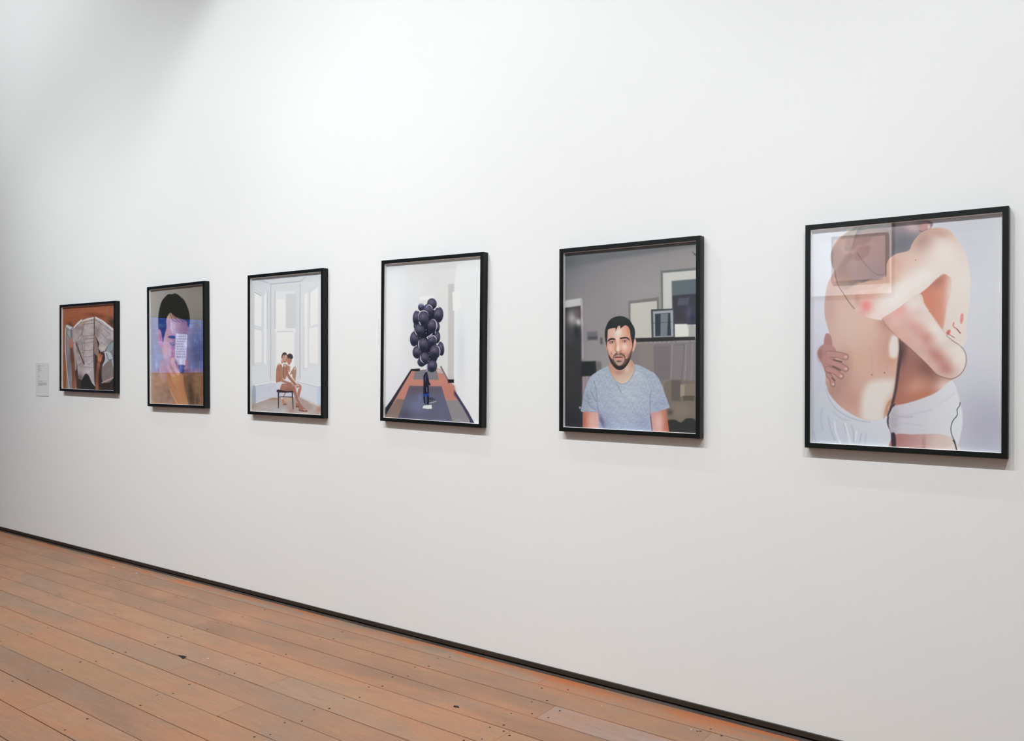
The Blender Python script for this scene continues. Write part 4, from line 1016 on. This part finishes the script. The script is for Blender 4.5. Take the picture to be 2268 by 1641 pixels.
    # --- white shorts, right figure
    sh = [(590, 1240), (660, 1222), (760, 1190), (850, 1150), (920, 1090), (945, 1085), (970, 1150), (985, 1210), (998, 1270), (998, 1360), (975, 1460), (962, 1450), (930, 1420), (840, 1402), (700, 1404), (590, 1408), (560, 1330), (575, 1270)]
    S.clip = S.mask(sh, 4)
    S.grad(560, 0, 1000, 0, (196, 194, 204), (222, 225, 231))
    S.blob(590, 1330, 30, 90, 0, (160, 150, 162), .6)
    for P, c in (([(590, 1300), (700, 1285), (820, 1255)], (188, 186, 198)), ([(580, 1330), (660, 1340), (760, 1350)], (190, 188, 200)), ([(580, 1282), (640, 1300), (700, 1300)], (172, 162, 176)), ([(590, 1370), (660, 1378), (780, 1380)], (196, 196, 208)), ([(830, 1235), (900, 1200), (950, 1160)], (202, 204, 212))):
        S.line(P, 6, c, 12, .7)
    S.clip = None
    # thighs
    S.clip = S.mask([(597, 1408), (700, 1404), (840, 1402), (900, 1412), (945, 1440), (965, 1510), (590, 1510)], 4)
    S.grad(600, 0, 960, 0, (172, 120, 118), (222, 210, 204))
    S.blob(770, 1460, 14, 60, 0, (160, 110, 108), .5)
    S.blob(850, 1450, 60, 60, 0, (216, 196, 190), .7)
    S.clip = None
    S.poly([(575, 1405), (600, 1405), (603, 1510), (584, 1510)], (60, 46, 54), 5)
    S.line([(985, 1215), (982, 1235), (968, 1255), (968, 1290), (945, 1320), (932, 1355), (934, 1400), (955, 1450), (968, 1510)], 5, (66, 74, 92), 3)
    S.line([(945, 1440), (955, 1460), (968, 1510)], 7, (52, 50, 60), 3)
    S.line([(560, 692), (600, 690)], 0.1, (255, 255, 255), 1, 0)
    S.grain(1.5)

# ---------------------------------------------------------------- framed photographs
def moulding_material():
    m, nt, b = material('black_stained_moulding')
    n = noise(nt, mapping(nt, (60, 60, 6)), 3.0, 4, 0.6)
    c = ramp(nt, n.outputs[0], ((0.3, (0.0015, 0.0026, 0.0028)), (0.8, (0.005, 0.0085, 0.0095))))
    nt.links.new(c, b.inputs['Base Color']); b.inputs['Roughness'].default_value = 0.42
    b.inputs['Specular IOR Level'].default_value = 0.3
    return m
M_MOULD = moulding_material()
M_SPACER = simple('white_spacer', (0.88, 0.87, 0.85), 0.6, 0.3)
M_BACK = simple('backing_board', (0.25, 0.2, 0.15), 0.8, 0.2)

def glass_material():
    """thin picture glazing: clear through, mirror-like by the angle of view (Schlick)"""
    m = bpy.data.materials.new('picture_glass'); m.use_nodes = True; nt = m.node_tree; nt.nodes.clear()
    out = nt.nodes.new('ShaderNodeOutputMaterial'); tr = nt.nodes.new('ShaderNodeBsdfTransparent'); gl = nt.nodes.new('ShaderNodeBsdfGlossy')
    gl.inputs['Roughness'].default_value = 0.0; gl.inputs['Color'].default_value = (1, 1, 1, 1)
    geo = nt.nodes.new('ShaderNodeNewGeometry'); dot = nt.nodes.new('ShaderNodeVectorMath'); dot.operation = 'DOT_PRODUCT'
    nt.links.new(geo.outputs['Normal'], dot.inputs[0]); nt.links.new(geo.outputs['Incoming'], dot.inputs[1])
    def math_(op, a, b=None):
        n = nt.nodes.new('ShaderNodeMath'); n.operation = op
        for i, v in enumerate((a, b)):
            if v is None: continue
            if isinstance(v, (int, float)): n.inputs[i].default_value = v
            else: nt.links.new(v, n.inputs[i])
        return n.outputs[0]
    c = math_('ABSOLUTE', dot.outputs['Value']); q = math_('SUBTRACT', 1.0, c); p5 = math_('POWER', q, 5.0)
    fac = math_('ADD', math_('MULTIPLY', p5, 0.96), 0.04)
    mx = nt.nodes.new('ShaderNodeMixShader'); nt.links.new(fac, mx.inputs[0]); nt.links.new(tr.outputs[0], mx.inputs[1]); nt.links.new(gl.outputs[0], mx.inputs[2])
    nt.links.new(mx.outputs[0], out.inputs[0]); return m
M_GLASS = glass_material()

def ink_material():
    m, nt, b = material('printed_paper')
    at = nt.nodes.new('ShaderNodeAttribute'); at.attribute_name = 'ink'
    nt.links.new(at.outputs['Color'], b.inputs['Base Color'])
    b.inputs['Roughness'].default_value = 0.6; b.inputs['Specular IOR Level'].default_value = 0.15
    return m
M_INK = ink_material()

def image_xy(P):
    """image pixel coordinates of a point on a print, projected through the camera"""
    d = P - CAM
    z = d @ FW
    return 1134 + FPX * (d @ RT) / z, 820.5 - FPX * (d @ UP) / z

def printed_sheet(name, w, h, nx, nz, painter, mat_world, parent, y, gain, border=0.0):
    """a flat print w x h, its picture worked into the colour attribute of a fine grid"""
    u = np.linspace(-w / 2, w / 2, nx); v = np.linspace(-h / 2, h / 2, nz)
    U, W_ = np.meshgrid(u, v); U = U.ravel(); W_ = W_.ravel()
    L = np.stack([U, np.full_like(U, y), W_], 1)
    R = np.array(mat_world)
    PW = L @ R[:3, :3].T + R[:3, 3]
    X, Y = image_xy(PW)  # the painters place their shapes in these image coordinates
    S = Sheet(X, Y, (200, 200, 200)); painter(S)
    C = np.clip(s2l(np.clip(S.C, 0, 255)) * gain, 0.0, 0.88)
    if border: C[(np.abs(U) > w / 2 - border) | (np.abs(W_) > h / 2 - border)] = 0.84     # unprinted margin of the sheet
    i = np.arange((nx - 1) * (nz - 1)); r, c = i // (nx - 1), i % (nx - 1)
    a = r * nx + c
    faces = np.stack([a, a + 1, a + 1 + nx, a + nx], 1).astype(np.int32)
    me = bpy.data.meshes.new(name)
    me.vertices.add(len(L)); me.vertices.foreach_set('co', L.astype(np.float32).ravel())
    me.loops.add(faces.size); me.loops.foreach_set('vertex_index', faces.ravel())
    me.polygons.add(len(faces)); me.polygons.foreach_set('loop_start', np.arange(0, faces.size, 4, dtype=np.int32))
    me.polygons.foreach_set('loop_total', np.full(len(faces), 4, dtype=np.int32))
    me.update(calc_edges=True); me.validate()
    ca = me.color_attributes.new('ink', 'FLOAT_COLOR', 'POINT')
    ca.data.foreach_set('color', np.concatenate([C, np.ones((len(C), 1))], 1).astype(np.float32).ravel())
    me.materials.append(M_INK)
    o = bpy.data.objects.new(name, me); COL.objects.link(o); o.parent = parent
    return o

def ring(V, F, w0, h0, w1, h1, ya, yb):
    """mitred rectangular ring: outer w0 x h0, inner w1 x h1, from depth ya (front) to yb (back)"""
    n = len(V)
    for y in (ya, yb):
        for w, h in ((w0, h0), (w1, h1)):
            V += [(-w / 2, y, -h / 2), (w / 2, y, -h / 2), (w / 2, y, h / 2), (-w / 2, y, h / 2)]
    for i in range(4):
        j = (i + 1) % 4
        F.append((n + i, n + j, n + 4 + j, n + 4 + i))                # front
        F.append((n + 8 + j, n + 8 + i, n + 12 + i, n + 12 + j))      # back
        F.append((n + j, n + i, n + 8 + i, n + 8 + j))                # outside
        F.append((n + 4 + i, n + 4 + j, n + 12 + j, n + 12 + i))      # inside

DEPTH, FACE = 0.0367, 0.0182
def bevelled(o, w):
    md = o.modifiers.new('bevel', 'BEVEL'); md.width = w; md.segments = 2; md.limit_method = 'ANGLE'
def framed(cx, cz, w, h, roll, label, painter, nx, nz, gain=1.0, origin_y=0.0, flip=False, group='framed photographs on the gallery wall'):
    t = bpy.data.objects.new('framed_photograph', None); COL.objects.link(t)
    t.empty_display_size = 0.1
    t.location = (cx, origin_y, cz)
    t.rotation_euler = (0, -roll, math.pi if flip else 0)
    t['label'] = label; t['category'] = 'picture'
    if group: t['group'] = group
    mw = Matrix.Translation(t.location) @ t.rotation_euler.to_matrix().to_4x4()
    V, F = [], []; iw, ih = w - 2 * FACE, h - 2 * FACE
    ring(V, F, w, h, iw, ih, -DEPTH, -DEPTH + 0.0042)
    o = mesh_obj('frame', V, F, M_MOULD, t)
    # one solid profile: lip in front, wider rebate behind
    V, F = [], []
    ring(V, F, w, h, iw, ih, -DEPTH, -DEPTH + 0.004)
    ring(V, F, w, h, iw + 0.012, ih + 0.012, -DEPTH + 0.0041, -0.0008)
    me = bpy.data.meshes.new('frame'); me.from_pydata(V, [], F); me.update(); me.materials.append(M_MOULD); o.data = me
    bevelled(o, 0.0007)
    V, F = [], []; ring(V, F, iw + 0.0118, ih + 0.0118, iw + 0.0008, ih + 0.0008, -DEPTH + 0.0065, -DEPTH + 0.0165)
    for q in range(12, 16):                                           # the inner wall leans in towards the print
        X, Y_, Z = V[q]; V[q] = (X - math.copysign(0.0032, X), Y_, Z - math.copysign(0.0016, Z))
    mesh_obj('spacer', V, F, M_SPACER, t)
    V, F = [], []; box(V, F, -iw / 2 - 0.005, iw / 2 + 0.005, -DEPTH + 0.0042, -DEPTH + 0.0062, -ih / 2 - 0.005, ih / 2 + 0.005)
    mesh_obj('glass', V, F, M_GLASS, t)
    printed_sheet('print', iw + 0.010, ih + 0.010, nx, nz, painter, mw, t, -DEPTH + 0.0167, gain, 0.0057)
    V, F = [], []; box(V, F, -iw / 2 - 0.005, iw / 2 + 0.005, -DEPTH + 0.0171, -0.004, -ih / 2 - 0.005, ih / 2 + 0.005)
    mesh_obj('backing', V, F, M_BACK, t)
    return t

framed(-6.13176, 1.51643, 0.79853, 0.65126, -0.0047, 'wide framed photograph of hands on unfolded charts, beside the small wall label', art_charts, 190, 210, GAIN[0])
framed(-4.99240, 1.51389, 0.65586, 0.80066, 0.0072, 'framed photograph of a dark-haired man holding a handwritten note over one eye', art_note, 190, 260, GAIN[1])
framed(-3.89653, 1.50801, 0.66858, 0.82686, -0.0021, 'framed photograph of two figures seated on one chair in a white bay window', art_bay, 230, 350, GAIN[2])
framed(-2.78315, 1.50897, 0.67095, 0.82891, -0.0120, 'framed photograph of a bunch of dark balloons in a pale corridor', art_balloons, 270, 380, GAIN[3])
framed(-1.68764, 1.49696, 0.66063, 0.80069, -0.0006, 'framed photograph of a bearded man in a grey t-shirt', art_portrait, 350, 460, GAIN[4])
framed(-0.62876, 1.49065, 0.64197, 0.81050, -0.0008, 'framed photograph of two people in white shorts embracing, nearest the camera', art_embrace, 440, 500, GAIN[5])

# ---------------------------------------------------------------- wall label
def art_label(S):
    S.frame(70, 785, 16.4)
    S.C[:] = (214, 215, 219)
    r = np.random.RandomState(4)
    rows = [(345, 235, 265), (395, 230, 320), (412, 232, 470), (437, 230, 300), (460, 230, 300), (485, 230, 262), (507, 232, 335), (530, 230, 320), (553, 230, 290), (580, 232, 375), (605, 230, 300), (628, 230, 280), (652, 232, 250),
            (703, 235, 262), (770, 240, 300), (790, 240, 292), (812, 240, 275), (838, 238, 262), (890, 235, 262)]
    for y, a, b in rows: S.line([(a, y), (b, y + (b - a) * .02)], 9, (128, 128, 130), 6, .75, False)
    for i, y in enumerate((962, 982)): S.line([(232, y), ((560, 410)[i], y + 2)], 11, (120, 122, 128), 6, .8, False)
    for i in range(6): S.line([(235, 1032 + i * 19), (550 - (i == 5) * 140, 1034 + i * 19)], 10, (130, 132, 138), 6, .75, False)
cl = bpy.data.objects.new('wall_label', None); COL.objects.link(cl)
cl.location = (-6.8815, 0, 1.277)
cl['label'] = 'small white paper label with rows of tiny grey print, left of the pictures'; cl['category'] = 'label'
V, F = [], []; box(V, F, -0.1045, 0.1045, -0.0045, -0.0005, -0.1310, 0.1310)
mesh_obj('card', V, F, simple('label_card', (0.72, 0.73, 0.76), 0.7, 0.2), cl)
printed_sheet('printed_face', 0.2086, 0.2616, 60, 130, art_label, Matrix.Translation(cl.location), cl, -0.0048, 1.05)

# ---------------------------------------------------------------- across the room (seen only mirrored in the glass)
def art_dusk(S):
    S.C[:] = (150, 122, 124)
    x, y = S.X0, S.Y0
    S.X, S.Y = (x - x.min()) / (x.max() - x.min()) * 100, (y - y.min()) / (y.max() - y.min()) * 100
    S.grad(0, 0, 0, 100, (132, 116, 124), (158, 120, 112))
    S.poly([(62, 8), (100, 4), (100, 100), (80, 70)], (112, 84, 76), 10, .8)
    for cx, cy, rx, ry, r in ((30, 70, 17, 10, -12), (58, 74, 15, 13, 0), (40, 50, 15, 10, 8), (72, 52, 16, 9, -8), (16, 84, 10, 7, -20)):
        S.ell(cx, cy, rx, ry, r, (112, 84, 80), 1.5)
framed(-2.46, 2.61, 0.60, 0.53, 0.0, 'small dark-framed picture of brown leaves on the opposite wall', art_dusk, 80, 80, 2.4, RY + 0.051, True, None)

def screen_material():
    m = bpy.data.materials.new('projected_picture'); m.use_nodes = True; nt = m.node_tree; nt.nodes.clear()
    out = nt.nodes.new('ShaderNodeOutputMaterial'); em = nt.nodes.new('ShaderNodeEmission')
    n = noise(nt, mapping(nt, (1, 5.0, 1.6)), 1.6, 4, 0.6); n2 = noise(nt, mapping(nt, (1, 2.2, 9)), 1.8, 4, 0.6)
    c = ramp(nt, n.outputs[0], ((0.42, (0.02, 0.09, 0.50)), (0.57, (0.05, 0.22, 1.0)), (0.64, (0.45, 0.75, 1.7)), (0.72, (1.4, 1.6, 2.2))))
    c2 = ramp(nt, n2.outputs[0], ((0.52, (0.02, 0.10, 0.55)), (0.65, (0.25, 0.5, 1.3)), (0.75, (1.0, 1.2, 1.8))))
    c = mixc(nt, 0.4, c, c2)
    nt.links.new(c, em.inputs[0]); em.inputs[1].default_value = SCREEN; nt.links.new(em.outputs[0], out.inputs[0]); return m
t = bpy.data.objects.new('projection_screen', None); COL.objects.link(t); t.location = (RX0, -4.5, 1.70)
t['label'] = 'blue glowing projection screen on the far end wall'; t['category'] = 'screen'
V, F = [], []; box(V, F, 0.0, 0.03, -0.83, 0.83, -0.44, 0.44); mesh_obj('screen_board', V, F, simple('screen_board', (0.05, 0.05, 0.05)), t)
V, F = [], []; box(V, F, 0.031, 0.034, -0.81, 0.81, -0.42, 0.42); mesh_obj('projected_picture', V, F, screen_material(), t)
